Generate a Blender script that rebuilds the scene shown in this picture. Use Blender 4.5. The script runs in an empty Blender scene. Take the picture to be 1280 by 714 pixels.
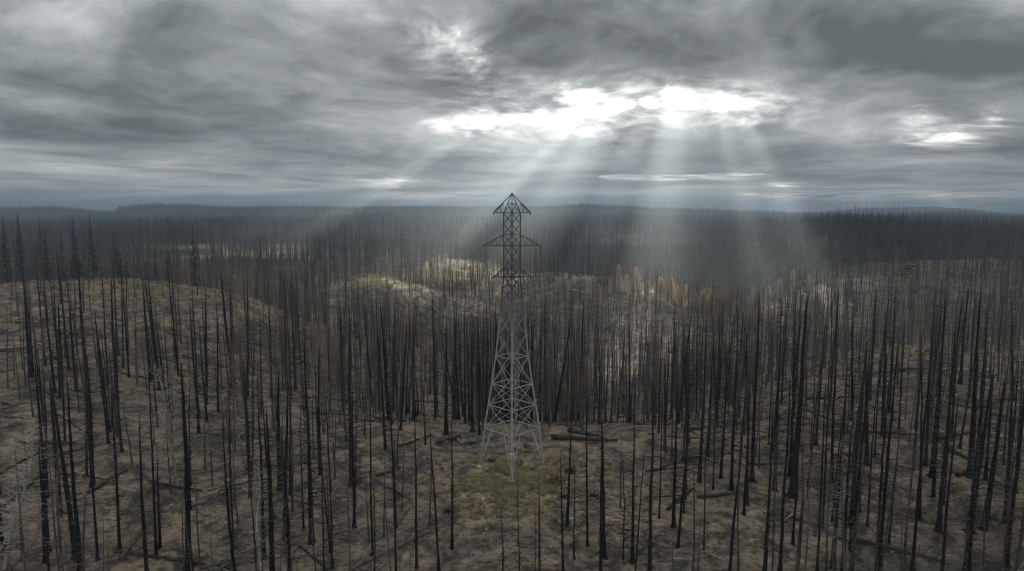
import bpy, math, random
import numpy as np
from mathutils import Vector, Matrix

# ------------------------------------------------------------------ camera, sky, sun, exposure
scn = bpy.context.scene
CAM_Z = 42.7
PITCH = math.radians(6.36)
FPX = 853.0                        # focal length in pixels of a 1280 px wide frame
cam_d = bpy.data.cameras.new("camera")
cam_d.sensor_width = 36.0
cam_d.lens = 36.0 * FPX / 1280.0
cam_d.clip_start = 0.5
cam_d.clip_end = 120000.0
cam = bpy.data.objects.new("camera", cam_d)
scn.collection.objects.link(cam)
cam.location = (0, 0, CAM_Z)
cam.rotation_euler = (math.pi / 2 - PITCH, 0, 0)
scn.camera = cam

SUN_AZ = math.radians(14.0)        # clockwise from +Y
SUN_EL = math.radians(16.0)
world = bpy.data.worlds.new("World")
scn.world = world
world.use_nodes = True
wn = world.node_tree
sky = wn.nodes.new("ShaderNodeTexSky")
sky.sky_type = 'NISHITA'
sky.sun_disc = False
sky.sun_elevation = SUN_EL
sky.sun_rotation = SUN_AZ
sky.air_density = 1.0
sky.dust_density = 0.4
wn.links.new(sky.outputs[0], wn.nodes["Background"].inputs[0])
wn.nodes["Background"].inputs[1].default_value = 0.05

sun_d = bpy.data.lights.new("sun", 'SUN')
sun_d.energy = 5.0
sun_d.angle = math.radians(0.8)
sun_d.color = (1.0, 0.89, 0.71)
sun = bpy.data.objects.new("sun", sun_d)
scn.collection.objects.link(sun)
SUN_DIR = Vector((math.sin(SUN_AZ) * math.cos(SUN_EL), math.cos(SUN_AZ) * math.cos(SUN_EL), math.sin(SUN_EL)))
sun.rotation_euler = (-SUN_DIR).to_track_quat('-Z', 'Y').to_euler()
sun.location = SUN_DIR * 3000

scn.view_settings.view_transform = 'Standard'
scn.view_settings.look = 'None'
scn.view_settings.exposure = 1.65
scn.view_settings.gamma = 1.0
cy = scn.cycles
cy.max_bounces = 6
cy.diffuse_bounces = 2
cy.glossy_bounces = 2
cy.transmission_bounces = 2
cy.volume_bounces = 1
cy.transparent_max_bounces = 8
cy.use_denoising = True
cy.filter_width = 1.2
cy.sample_clamp_indirect = 4.0

HAZE_TOP = CAM_Z + 150
DECK_H = 190.0                     # height of the cloud deck above the camera
HAZE_DENSITY = 0.00020
HAZE_G = 0.55
SKY_GAIN = 0.37                    # brightness of the overcast

RNG = np.random.default_rng(11)
random.seed(11)

# ------------------------------------------------------------------ small maths
def pix_dir(px, py):
    """world direction(s) through pixel(s) of the 1280x714 frame"""
    px = np.asarray(px, float); py = np.asarray(py, float)
    r = (px - 640) / FPX
    u = -(py - 357) / FPX
    c, s = math.cos(PITCH), math.sin(PITCH)
    return np.stack([r, c + u * s, -s + u * c], -1)

def project(x, y, z):
    c, s = math.cos(PITCH), math.sin(PITCH)
    dz = z - CAM_Z
    f = y * c - dz * s
    u = y * s + dz * c
    f = np.where(f > 1e-3, f, 1e-3)
    return 640 + FPX * x / f, 357 - FPX * u / f

def sstep(a, b, x):
    t = np.clip((np.asarray(x, float) - a) / (b - a), 0, 1)
    return t * t * (3 - 2 * t)

def _hash(ix, iy, seed):
    h = (ix.astype(np.int64) * 374761393 + iy.astype(np.int64) * 668265263 + seed * 974711) & 0xffffffff
    h = ((h ^ (h >> 13)) * 1274126177) & 0xffffffff
    h = (h ^ (h >> 16)) & 0xffffffff
    return h.astype(np.float64) / 4294967295.0

def vnoise(x, y, seed=0):
    x = np.asarray(x, float); y = np.asarray(y, float)
    ix = np.floor(x); iy = np.floor(y)
    fx = x - ix; fy = y - iy
    fx = fx * fx * (3 - 2 * fx); fy = fy * fy * (3 - 2 * fy)
    a = _hash(ix, iy, seed); b = _hash(ix + 1, iy, seed)
    c = _hash(ix, iy + 1, seed); d = _hash(ix + 1, iy + 1, seed)
    return (a * (1 - fx) + b * fx) * (1 - fy) + (c * (1 - fx) + d * fx) * fy

def fbm(x, y, oct=4, seed=0):
    s = 0; a = 0.5; t = 0
    for i in range(oct):
        s = s + a * vnoise(x, y, seed + i * 17); t += a
        x = x * 2.03 + 11.3; y = y * 2.03 + 4.7; a *= 0.5
    return s / t - 0.5

# ------------------------------------------------------------------ terrain height
CP = []                            # (x, y, z) samples of the ground
def cz(px, d, z):
    a = math.atan((px - 640) / FPX)
    CP.append((d * math.sin(a), d * math.cos(a), z))
def cp(px, py, d):
    v = pix_dir(px, py); h = math.hypot(v[0], v[1])
    CP.append((d * v[0] / h, d * v[1] / h, CAM_Z + d * v[2] / h))

for px in (-900, -300, 0, 160, 320, 480, 640, 800, 960, 1120, 1280, 1580, 2200):
    cz(px, 30, -7); cz(px, 60, -4.5)
for px, z75, z100 in ((-200, -2, 0.5), (0, -2.5, -0.5), (160, -3, -0.5), (320, -3, -0.5), (480, -3.2, -0.8), (640, -2.4, -0.2),
                      (800, -3, -0.5), (960, -3.5, -0.8), (1120, -3, -0.2), (1280, -2.5, 1.0), (1480, -2, 2)):
    cz(px, 77, z75); cz(px, 100, z100)
cz(640, 110, 0.3); cz(600, 110, 0.3); cz(690, 110, 0.2); cz(640, 122, 0.4); cz(560, 122, 0.2); cz(740, 124, 0.0)
cz(640, 135, -0.6); cz(480, 135, 0.0); cz(800, 136, -0.6); cz(900, 140, -0.2)
cz(640, 165, -10); cz(540, 165, -8); cz(740, 165, -10); cz(840, 165, -9)
cz(480, 190, -11); cz(640, 200, -18); cz(800, 205, -18); cz(900, 200, -9)
cz(480, 280, -9); cz(640, 290, -18); cz(800, 300, -19); cz(960, 290, -15); cz(1060, 300, -13)
# left hillside and its crest
cp(320, 520, 142); cp(320, 445, 200); cp(320, 374, 262); cp(380, 440, 215)
cp(160, 480, 160); cp(160, 410, 215); cp(160, 352, 285); cp(40, 352, 290); cp(0, 480, 165); cp(0, 410, 220); cp(-60, 356, 280)
cp(240, 358, 275); cz(-300, 280, 10); cz(-300, 170, 5)
cz(320, 340, -9); cz(160, 370, -5); cz(0, 380, -4); cz(240, 350, -6); cz(-100, 370, -3)
cz(400, 290, -6); cz(330, 450, -6); cz(160, 480, -8); cz(0, 480, -8)
# middle ridge, sunlit, falling to the right
cp(480, 346, 385); cp(430, 366, 375); cp(540, 366, 395); cp(600, 386, 400); cp(480, 400, 345); cp(530, 425, 345)
cz(480, 455, -7); cz(560, 460, -10)
cp(500, 322, 560); cp(600, 330, 580); cp(400, 326, 570)
cz(500, 680, -8); cz(640, 690, -10); cz(400, 690, -6)
cp(680, 345, 450); cp(750, 346, 440); cp(820, 363, 430); cp(880, 384, 425); cp(930, 400, 415)
cz(750, 380, -12); cz(680, 390, -12)
cz(760, 545, -20); cz(860, 540, -24); cz(960, 520, -22); cz(660, 560, -12)
# right slope
cp(960, 480, 170); cp(1040, 460, 190); cp(1130, 436, 222); cp(1200, 448, 205); cp(1280, 466, 180); cp(1400, 450, 190)
cz(1000, 240, -9); cz(1130, 290, -8); cz(1280, 290, -4); cz(1450, 290, 0)
cz(1060, 420, -16); cz(1200, 420, -12); cz(1350, 420, -4)
cp(1180, 326, 560); cp(1100, 332, 560); cp(1270, 326, 580); cz(1000, 640, -16); cz(1200, 690, -6); cz(1450, 600, 4)
cp(1050, 296, 820); cp(980, 303, 830); cp(1130, 302, 800)
cz(860, 820, -12); cz(700, 900, -6); cz(500, 900, -2); cz(300, 900, -1); cz(100, 900, 0); cz(-100, 900, 0); cz(1250, 950, 2); cz(1450, 950, 4)
for px in (-300, 0, 320, 640, 960, 1280, 1600):
    cz(px, 1500, -4); cz(px, 2600, -6)
for ang in (90, 130, 180, 230, 270):
    for d in (30, 120, 500, 2000):
        CP.append((d * math.sin(math.radians(ang)), d * math.cos(math.radians(ang)), -4.0))
CP = np.array(CP)

def warp(x, y):
    d = np.sqrt(x * x + y * y) + 1e-6
    return np.arctan2(x, y) * 2.0, np.log(np.maximum(d, 20) / 100.0)
def _tps_fit():
    u, v = warp(CP[:, 0], CP[:, 1]); n = len(u)
    r2 = (u[:, None] - u[None]) ** 2 + (v[:, None] - v[None]) ** 2
    K = 0.5 * r2 * np.log(r2 + 1e-9) + np.eye(n) * 0.0015
    P = np.stack([np.ones(n), u, v], 1)
    A = np.block([[K, P], [P.T, np.zeros((3, 3))]])
    return u, v, np.linalg.solve(A, np.concatenate([CP[:, 2], np.zeros(3)]))
TU, TV, TW = _tps_fit()

SKYLINE = np.array([(-300, 258), (0, 259), (60, 258), (100, 260), (146, 264), (152, 259), (210, 255), (290, 258), (350, 257), (480, 256),
                    (600, 257), (700, 255), (800, 257), (900, 259), (1000, 262), (1100, 264), (1180, 263), (1280, 268), (1600, 264)], float)
def height(x, y):
    x = np.asarray(x, float); y = np.asarray(y, float)
    shp = x.shape
    x = x.ravel(); y = y.ravel()
    out = np.zeros(len(x))
    for s in range(0, len(x), 40000):
        xx, yy = x[s:s + 40000], y[s:s + 40000]
        u, v = warp(xx, yy)
        r2 = (u[:, None] - TU[None]) ** 2 + (v[:, None] - TV[None]) ** 2
        z = (0.5 * r2 * np.log(r2 + 1e-9)) @ TW[:-3] + TW[-3] + TW[-2] * u + TW[-1] * v
        d = np.hypot(xx, yy)
        far = sstep(1300, 2200, d)
        z = z * (1 - far) - 14 * far
        back = sstep(math.radians(52), math.radians(80), np.abs(np.arctan2(xx, yy)))
        z = z * (1 - back) - 3 * back
        # rolling ground
        z = z + fbm(xx / 11, yy / 11, 3, 3) * 1.3 * sstep(18, 45, np.hypot(xx, yy - 108)) + fbm(xx / 3.1, yy / 3.1, 3, 5) * 0.75
        z = z + fbm(xx / 28, yy / 28, 4, 33) * 5.0 * sstep(180, 330, d)
        z = z + fbm(xx / 170, yy / 170, 3, 9) * 18 * sstep(600, 1000, d)
        z = z + fbm(xx / 700, yy / 700, 3, 21) * 40 * sstep(1000, 1900, d)
        # far hills
        az = np.arctan2(xx, yy)
        pxa = 640 + FPX * np.tan(np.clip(az, -1.2, 1.2))
        sk = np.interp(pxa, SKYLINE[:, 0], SKYLINE[:, 1])
        el = np.arctan((357 - sk) / FPX) - PITCH
        top = CAM_Z + 4300 * np.tan(el) - 14
        z = z + (top + 6) * np.exp(-((d - 4300) / 600) ** 2)
        z = z + 20 * np.exp(-((d - 2600) / 350) ** 2) * (0.15 + vnoise(az * 9 + 3, az * 0 + 0.5, 40))
        z = z + 75 * np.exp(-((d - 7800) / 900) ** 2) * sstep(0.36, 0.5, az) * (1 - sstep(0.56, 0.66, az))
        out[s:s + 40000] = z
    return out.reshape(shp)
def hz(x, y):
    return float(height(np.array([x]), np.array([y]))[0])

def ground_at(px, py):
    """point of the terrain seen at a pixel"""
    v = pix_dir(px, py); h = math.hypot(v[0], v[1])
    d = np.concatenate([np.arange(40, 700, 0.5), np.arange(700, 3000, 5)])
    x, y, z = d * v[0] / h, d * v[1] / h, CAM_Z + d * v[2] / h
    below = np.nonzero(z < height(x, y))[0]
    i = below[0] if len(below) else len(d) - 1
    return x[i], y[i], float(height(x[i:i + 1], y[i:i + 1])[0])

# ------------------------------------------------------------------ materials
def new_mat(name):
    m = bpy.data.materials.new(name); m.use_nodes = True
    return m, m.node_tree.nodes, m.node_tree.links
def noise_node(n, l, scale, detail=4, coords=None, rough=0.55, dist=0.0):
    t = n.new("ShaderNodeTexNoise"); t.inputs["Scale"].default_value = scale
    t.inputs["Detail"].default_value = detail; t.inputs["Roughness"].default_value = rough
    t.inputs["Distortion"].default_value = dist
    if coords is not None: l.new(coords, t.inputs["Vector"])
    return t
def ramp(n, l, src, stops):
    r = n.new("ShaderNodeValToRGB"); e = r.color_ramp.elements
    while len(e) < len(stops): e.new(0.5)
    for i, (p, c) in enumerate(stops):
        e[i].position = p; e[i].color = tuple(c) + (1,) if len(c) == 3 else c
    l.new(src, r.inputs[0]); return r
def mix(n, l, fac, a, b):
    m = n.new("ShaderNodeMix"); m.data_type = 'RGBA'
    for sock, v in ((m.inputs[0], fac), (m.inputs[6], a), (m.inputs[7], b)):
        if hasattr(v, "is_linked") or hasattr(v, "links"): l.new(v, sock)
        else: sock.default_value = v if not isinstance(v, tuple) else tuple(v) + (1,)
    return m.outputs[2]
def math_node(n, l, op, a, b=None):
    m = n.new("ShaderNodeMath"); m.operation = op
    for sock, v in ((m.inputs[0], a), (m.inputs[1], b)):
        if v is None: continue
        if hasattr(v, "links"): l.new(v, sock)
        else: sock.default_value = v
    return m.outputs[0]

def bark_mat(name, dark, light, scale=3.0, tone_gain=1.0, rough=0.9, objrand=0.5):
    m, n, l = new_mat(name); b = n["Principled BSDF"]
    tc = n.new("ShaderNodeTexCoord")
    mp = n.new("ShaderNodeMapping"); mp.inputs["Scale"].default_value = (1, 1, 0.35)
    l.new(tc.outputs["Object"], mp.inputs[0])
    nz = noise_node(n, l, scale, 5, mp.outputs[0], 0.7)
    at = n.new("ShaderNodeAttribute"); at.attribute_name = "tone"
    oi = n.new("ShaderNodeObjectInfo")
    t = math_node(n, l, 'MULTIPLY', at.outputs["Fac"], tone_gain)
    t = math_node(n, l, 'ADD', t, math_node(n, l, 'MULTIPLY', math_node(n, l, 'POWER', oi.outputs["Random"], 2.5), objrand))
    f = ramp(n, l, nz.outputs["Fac"], [(0.35, (0, 0, 0)), (0.75, (1, 1, 1))])
    t = math_node(n, l, 'ADD', t, math_node(n, l, 'MULTIPLY', f.outputs[0], 0.35))
    c = mix(n, l, math_node(n, l, 'MINIMUM', t, 1.0), dark, light)
    l.new(c, b.inputs["Base Color"])
    b.inputs["Roughness"].default_value = rough
    b.inputs["Specular IOR Level"].default_value = 0.06
    bp = n.new("ShaderNodeBump"); bp.inputs["Strength"].default_value = 0.5; bp.inputs["Distance"].default_value = 0.05
    l.new(nz.outputs["Fac"], bp.inputs["Height"]); l.new(bp.outputs[0], b.inputs["Normal"])
    return m
M_CHAR = bark_mat("charred_bark", (0.0045, 0.0045, 0.0048), (0.026, 0.023, 0.020))
M_TWIG = bark_mat("charred_twigs", (0.0075, 0.007, 0.0065), (0.10, 0.086, 0.074))
M_FOREST = bark_mat("burnt_forest_wood", (0.005, 0.005, 0.0053), (0.20, 0.178, 0.16), 0.8)
M_RUSSET = bark_mat("scorched_twigs", (0.035, 0.028, 0.024), (0.170, 0.118, 0.085), 0.6)
M_BLEACH = bark_mat("bleached_wood", (0.16, 0.145, 0.125), (0.44, 0.41, 0.36))
M_GREEN = bark_mat("conifer_needles", (0.012, 0.017, 0.014), (0.040, 0.050, 0.040), 0.5)
M_LOG = bark_mat("log_bark", (0.013, 0.012, 0.011), (0.11, 0.095, 0.08), 1.5, objrand=0.8)
M_SHRUB = bark_mat("burnt_shrub", (0.012, 0.012, 0.010), (0.035, 0.034, 0.026), 4)
M_PALE = bark_mat("pale_shrub", (0.25, 0.25, 0.20), (0.45, 0.45, 0.38), 4)
M_GRASS = bark_mat("dry_grass", (0.050, 0.043, 0.028), (0.46, 0.385, 0.235), 0.9)
M_LITTER = bark_mat("twig_litter", (0.02, 0.018, 0.016), (0.26, 0.23, 0.19), 0.3)
M_STONE = bark_mat("stone", (0.10, 0.09, 0.078), (0.30, 0.28, 0.245), 2.5)

def let_light_through(m, share):
    n, l = m.node_tree.nodes, m.node_tree.links; b = n["Principled BSDF"]
    tr = n.new("ShaderNodeBsdfTranslucent"); ms = n.new("ShaderNodeMixShader"); ms.inputs[0].default_value = share
    l.new(b.inputs["Base Color"].links[0].from_socket, tr.inputs[0])
    l.new(b.outputs[0], ms.inputs[1]); l.new(tr.outputs[0], ms.inputs[2]); l.new(ms.outputs[0], n["Material Output"].inputs[0])
let_light_through(M_GRASS, 0.45)
def steel_mat(name, c0, c1, metallic):
    m, n, l = new_mat(name); b = n["Principled BSDF"]
    tc = n.new("ShaderNodeTexCoord")
    nz = noise_node(n, l, 1.6, 6, tc.outputs["Object"], 0.65)
    r = ramp(n, l, nz.outputs["Fac"], [(0.3, c0), (0.7, c1)])
    l.new(r.outputs[0], b.inputs["Base Color"])
    b.inputs["Metallic"].default_value = metallic; b.inputs["Roughness"].default_value = 0.6
    return m
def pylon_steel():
    m, n, l = new_mat("graded_steel"); b = n["Principled BSDF"]
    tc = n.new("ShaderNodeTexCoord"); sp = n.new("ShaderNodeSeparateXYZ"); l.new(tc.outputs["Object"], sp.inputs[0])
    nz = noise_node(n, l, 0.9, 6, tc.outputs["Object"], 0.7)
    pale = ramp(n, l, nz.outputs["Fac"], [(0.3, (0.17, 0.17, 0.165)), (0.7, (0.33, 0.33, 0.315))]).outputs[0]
    dark_tone = ramp(n, l, nz.outputs["Fac"], [(0.3, (0.012, 0.012, 0.013)), (0.7, (0.034, 0.034, 0.034))]).outputs[0]
    zz = math_node(n, l, 'ADD', math_node(n, l, 'MULTIPLY', math_node(n, l, 'SUBTRACT', sp.outputs[2], 17.0), 1 / 13.0), math_node(n, l, 'MULTIPLY', math_node(n, l, 'SUBTRACT', nz.outputs["Fac"], 0.5), 0.8))  # steel colour grades from pale low down to dark at the top
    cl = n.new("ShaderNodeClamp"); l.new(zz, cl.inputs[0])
    l.new(mix(n, l, cl.outputs[0], pale, dark_tone), b.inputs["Base Color"])
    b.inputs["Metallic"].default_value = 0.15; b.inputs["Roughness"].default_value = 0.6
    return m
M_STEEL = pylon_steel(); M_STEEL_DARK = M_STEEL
M_CONC = steel_mat("concrete", (0.28, 0.27, 0.25), (0.42, 0.40, 0.37), 0.0)
M_INS = steel_mat("insulator_glass", (0.03, 0.035, 0.035), (0.06, 0.06, 0.06), 0.0)

def ground_mat():
    m, n, l = new_mat("burnt_ground"); b = n["Principled BSDF"]
    tc = n.new("ShaderNodeTexCoord"); co = tc.outputs["Object"]
    big = noise_node(n, l, 0.045, 5, co, 0.6, 0.4)
    mid = noise_node(n, l, 0.22, 7, co, 0.68, 0.6)
    fine = noise_node(n, l, 1.3, 7, co, 0.75, 0.3)
    mp = n.new("ShaderNodeMapping"); mp.inputs["Rotation"].default_value = (0, 0, 0.5); mp.inputs["Scale"].default_value = (0.5, 1.6, 1)
    l.new(co, mp.inputs[0])
    streak = noise_node(n, l, 0.55, 8, mp.outputs[0], 0.72, 1.2)
    soil = ramp(n, l, big.outputs["Fac"], [(0.32, (0.085, 0.077, 0.067)), (0.50, (0.190, 0.142, 0.098)), (0.68, (0.135, 0.118, 0.097))]).outputs[0]
    blk = ramp(n, l, mid.outputs["Fac"], [(0.40, (1, 1, 1)), (0.55, (0, 0, 0))]).outputs[0]
    c = mix(n, l, math_node(n, l, 'MULTIPLY', blk, 0.85), soil, (0.019, 0.018, 0.017))
    ash = ramp(n, l, streak.outputs["Fac"], [(0.55, (0, 0, 0)), (0.72, (1, 1, 1))]).outputs[0]
    c = mix(n, l, math_node(n, l, 'MULTIPLY', ash, 0.8), c, (0.34, 0.30, 0.25))
    blot = noise_node(n, l, 0.11, 6, co, 0.7, 0.8)
    bl = ramp(n, l, blot.outputs["Fac"], [(0.50, (0, 0, 0)), (0.62, (1, 1, 1))]).outputs[0]
    c = mix(n, l, math_node(n, l, 'MULTIPLY', bl, 0.85), c, (0.026, 0.024, 0.022))
    spk = ramp(n, l, fine.outputs["Fac"], [(0.58, (0, 0, 0)), (0.68, (1, 1, 1))]).outputs[0]
    c = mix(n, l, math_node(n, l, 'MULTIPLY', spk, 0.55), c, (0.30, 0.27, 0.23))
    spd = ramp(n, l, fine.outputs["Fac"], [(0.36, (1, 1, 1)), (0.47, (0, 0, 0))]).outputs[0]
    c = mix(n, l, math_node(n, l, 'MULTIPLY', spd, 0.85), c, (0.018, 0.016, 0.014))
    ga = n.new("ShaderNodeAttribute"); ga.attribute_name = "grassy"
    gcol = ramp(n, l, fine.outputs["Fac"], [(0.36, (0.035, 0.030, 0.020)), (0.48, (0.150, 0.124, 0.068)), (0.66, (0.42, 0.345, 0.205))]).outputs[0]
    gf = math_node(n, l, 'SUBTRACT', math_node(n, l, 'ADD', ga.outputs["Fac"], mid.outputs["Fac"]), 0.75)
    gf = math_node(n, l, 'MULTIPLY', gf, 3.0)
    cl = n.new("ShaderNodeClamp"); l.new(gf, cl.inputs[0])
    c = mix(n, l, math_node(n, l, 'MULTIPLY', cl.outputs[0], 0.85), c, gcol)
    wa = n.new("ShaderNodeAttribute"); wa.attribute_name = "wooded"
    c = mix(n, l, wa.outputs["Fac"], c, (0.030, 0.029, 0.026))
    l.new(c, b.inputs["Base Color"])
    b.inputs["Roughness"].default_value = 0.95; b.inputs["Specular IOR Level"].default_value = 0.1
    bp = n.new("ShaderNodeBump"); bp.inputs["Strength"].default_value = 0.9; bp.inputs["Distance"].default_value = 0.5
    hsum = math_node(n, l, 'ADD', mid.outputs["Fac"], math_node(n, l, 'MULTIPLY', fine.outputs["Fac"], 0.6))
    l.new(hsum, bp.inputs["Height"]); l.new(bp.outputs[0], b.inputs["Normal"])
    return m
M_GROUND = ground_mat()

# ------------------------------------------------------------------ mesh helpers
def make_mesh(name, V, faces, mat, attrs=None, smooth=False):
    """faces: list of integer arrays, each (n, k)"""
    me = bpy.data.meshes.new(name)
    V = np.asarray(V, np.float32)
    faces = [np.asarray(f, np.int32) for f in faces if len(f)]
    nl = sum(f.size for f in faces); nf = sum(len(f) for f in faces)
    me.vertices.add(len(V)); me.vertices.foreach_set("co", V.ravel())
    me.loops.add(nl); me.loops.foreach_set("vertex_index", np.concatenate([f.ravel() for f in faces]))
    me.polygons.add(nf)
    tot = np.concatenate([np.full(len(f), f.shape[1], np.int32) for f in faces])
    start = np.concatenate([[0], np.cumsum(tot)[:-1]]).astype(np.int32)
    me.polygons.foreach_set("loop_start", start)
    me.polygons.foreach_set("loop_total", tot)
    if smooth: me.polygons.foreach_set("use_smooth", np.ones(nf, bool))
    me.update(calc_edges=True)
    for k, a in (attrs or {}).items():
        a = np.asarray(a, np.float32)
        if a.ndim == 1:
            at = me.attributes.new(k, 'FLOAT', 'POINT'); at.data.foreach_set("value", a)
        else:
            at = me.attributes.new(k, 'FLOAT_VECTOR', 'POINT'); at.data.foreach_set("vector", a.ravel())
    if mat is not None: me.materials.append(mat)
    return me

class MB:
    """collects tubes and boxes into one mesh"""
    def __init__(s): s.V = []; s.Q = []; s.T = []; s.n = 0
    def add(s, V, Q=None, T=None):
        if Q is not None and len(Q): s.Q.append(np.asarray(Q) + s.n)
        if T is not None and len(T): s.T.append(np.asarray(T) + s.n)
        s.V.append(np.asarray(V, float)); s.n += len(V)
    def tube(s, pts, rad, sides=6, cap=True, phase=0.0):
        pts = np.asarray(pts, float); rad = np.asarray(rad, float); n = len(pts)
        t = np.gradient(pts, axis=0); t /= np.linalg.norm(t, axis=1)[:, None] + 1e-9
        ref = np.where(np.abs(t[:, 2:3]) > 0.9, np.array([[1., 0, 0]]), np.array([[0, 0, 1.]]))
        a = np.cross(ref, t); a /= np.linalg.norm(a, axis=1)[:, None] + 1e-9
        b = np.cross(t, a)
        ang = np.arange(sides) * 2 * np.pi / sides + phase
        V = pts[:, None] + rad[:, None, None] * (np.cos(ang)[None, :, None] * a[:, None] + np.sin(ang)[None, :, None] * b[:, None])
        V = V.reshape(-1, 3)
        i = np.arange(n - 1)[:, None] * sides; j = np.arange(sides)[None]; j2 = (j + 1) % sides
        Q = np.stack([i + j, i + j2, i + sides + j2, i + sides + j], -1).reshape(-1, 4)
        T = None
        if cap:
            V = np.vstack([V, pts[-1:]]); c = n * sides
            k = np.arange(sides); T = np.stack([(n - 1) * sides + k, (n - 1) * sides + (k + 1) % sides, np.full(sides, c)], -1)
        s.add(V, Q, T)
    def spike(s, p0, p1, r, r1=None):
        """three-sided tapering twig"""
        p0 = np.asarray(p0, float); p1 = np.asarray(p1, float); t = p1 - p0; t /= np.linalg.norm(t) + 1e-9
        ref = np.array([1., 0, 0]) if abs(t[2]) > 0.9 else np.array([0, 0, 1.])
        a = np.cross(ref, t); a /= np.linalg.norm(a) + 1e-9; b = np.cross(t, a)
        ang = np.arange(3) * 2 * np.pi / 3
        ring = np.cos(ang)[:, None] * a + np.sin(ang)[:, None] * b
        V = np.vstack([p0 + r * ring, p1[None]])
        s.add(V, None, [[0, 1, 3], [1, 2, 3], [2, 0, 3]])
    def bar(s, p0, p1, w):
        p0 = np.asarray(p0, float); p1 = np.asarray(p1, float)
        s.tube([p0, p1], [w * 0.707, w * 0.707], 4, cap=True, phase=math.pi / 4)
    def arrays(s):
        V = np.vstack(s.V) if s.V else np.zeros((0, 3))
        return V, (np.vstack(s.Q) if s.Q else np.zeros((0, 4), int)), (np.vstack(s.T) if s.T else np.zeros((0, 3), int))
    def mesh(s, name, mat, smooth=False):
        V, Q, T = s.arrays()
        return make_mesh(name, V, [Q, T], mat, smooth=smooth)

def link(name, data, parent=None):
    o = bpy.data.objects.new(name, data); scn.collection.objects.link(o)
    if parent is not None: o.parent = parent
    return o
def tag(o, label=None, cat=None, group=None, kind=None):
    if label: o["label"] = label
    if cat: o["category"] = cat
    if group: o["group"] = group
    if kind: o["kind"] = kind
    return o
def copy_tree(o, loc, rot, scale):
    c = o.copy(); scn.collection.objects.link(c)
    c.location = loc; c.rotation_euler = rot; c.scale = scale
    for ch in list(o.children):
        k = ch.copy(); scn.collection.objects.link(k); k.parent = c
    return c

# ------------------------------------------------------------------ the ground sheet
def polar(dmin, dmax, nd, naz, half=50, ncoarse=60):
    az = np.concatenate([np.linspace(-half, half, naz), np.linspace(half, 360 - half, ncoarse + 2)[1:-1]])
    az = np.radians(az)
    d = np.geomspace(dmin, dmax, nd)
    A, D = np.meshgrid(az, d)
    na = len(az)
    i = np.arange(nd - 1)[:, None] * na; j = np.arange(na)[None]; j2 = (j + 1) % na
    Q = np.stack([i + j, i + na + j, i + na + j2, i + j2], -1).reshape(-1, 4)
    return A.ravel(), D.ravel(), Q, na

def grassy_at(x, y):
    g = 0.75 * np.exp(-((x - 1.5) / 12) ** 2 - ((y - 104) / 12) ** 2) * (0.65 + 0.9 * vnoise(x / 3.5, y / 3.5, 95))
    px, py = project(x, y, height(x, y))
    for (cx, cy_, sx, sy, a) in ((160, 365, 170, 22, 0.42), (480, 352, 70, 16, 0.5), (580, 340, 110, 14, 0.4), (820, 365, 120, 22, 0.45), (1130, 440, 40, 14, 0.5),
                                 (320, 385, 60, 18, 0.4), (1050, 298, 80, 11, 0.6), (1180, 328, 120, 15, 0.55), (250, 500, 80, 20, 0.25), (930, 500, 50, 25, 0.2), (530, 430, 50, 20, 0.5), (620, 365, 60, 20, .5)):
        g = np.maximum(g, a * np.exp(-((px - cx) / sx) ** 2 - ((py - cy_) / sy) ** 2))
    d = np.hypot(x, y)
    far = 0.55 * sstep(0.05, 0.17, fbm(x / 150, y / 150, 3, 91)) * sstep(430, 560, d) * (1 - sstep(1500, 2200, d))
    return np.maximum(g, far)
def build_ground():
    A, D, Q, na = polar(40, 42000, 620, 700)
    x, y = D * np.sin(A), D * np.cos(A)
    z = height(x, y)
    z = np.where(D > 9000, np.minimum(z, 8), z)
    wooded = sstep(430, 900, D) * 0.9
    V = np.stack([x, y, z], 1)
    V = np.vstack([V, [[0, 0, -7.5]]]); c = len(V) - 1
    k = np.arange(na); T = np.stack([k, (k + 1) % na, np.full(na, c)], -1)
    g = np.append(grassy_at(x, y), 0)
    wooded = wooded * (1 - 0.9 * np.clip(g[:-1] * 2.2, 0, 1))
    me = make_mesh("ground", V, [Q, T], M_GROUND, {"grassy": g, "wooded": np.append(wooded, 0)}, smooth=True)
    tag(link("ground", me), kind="structure")
build_ground()

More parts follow.
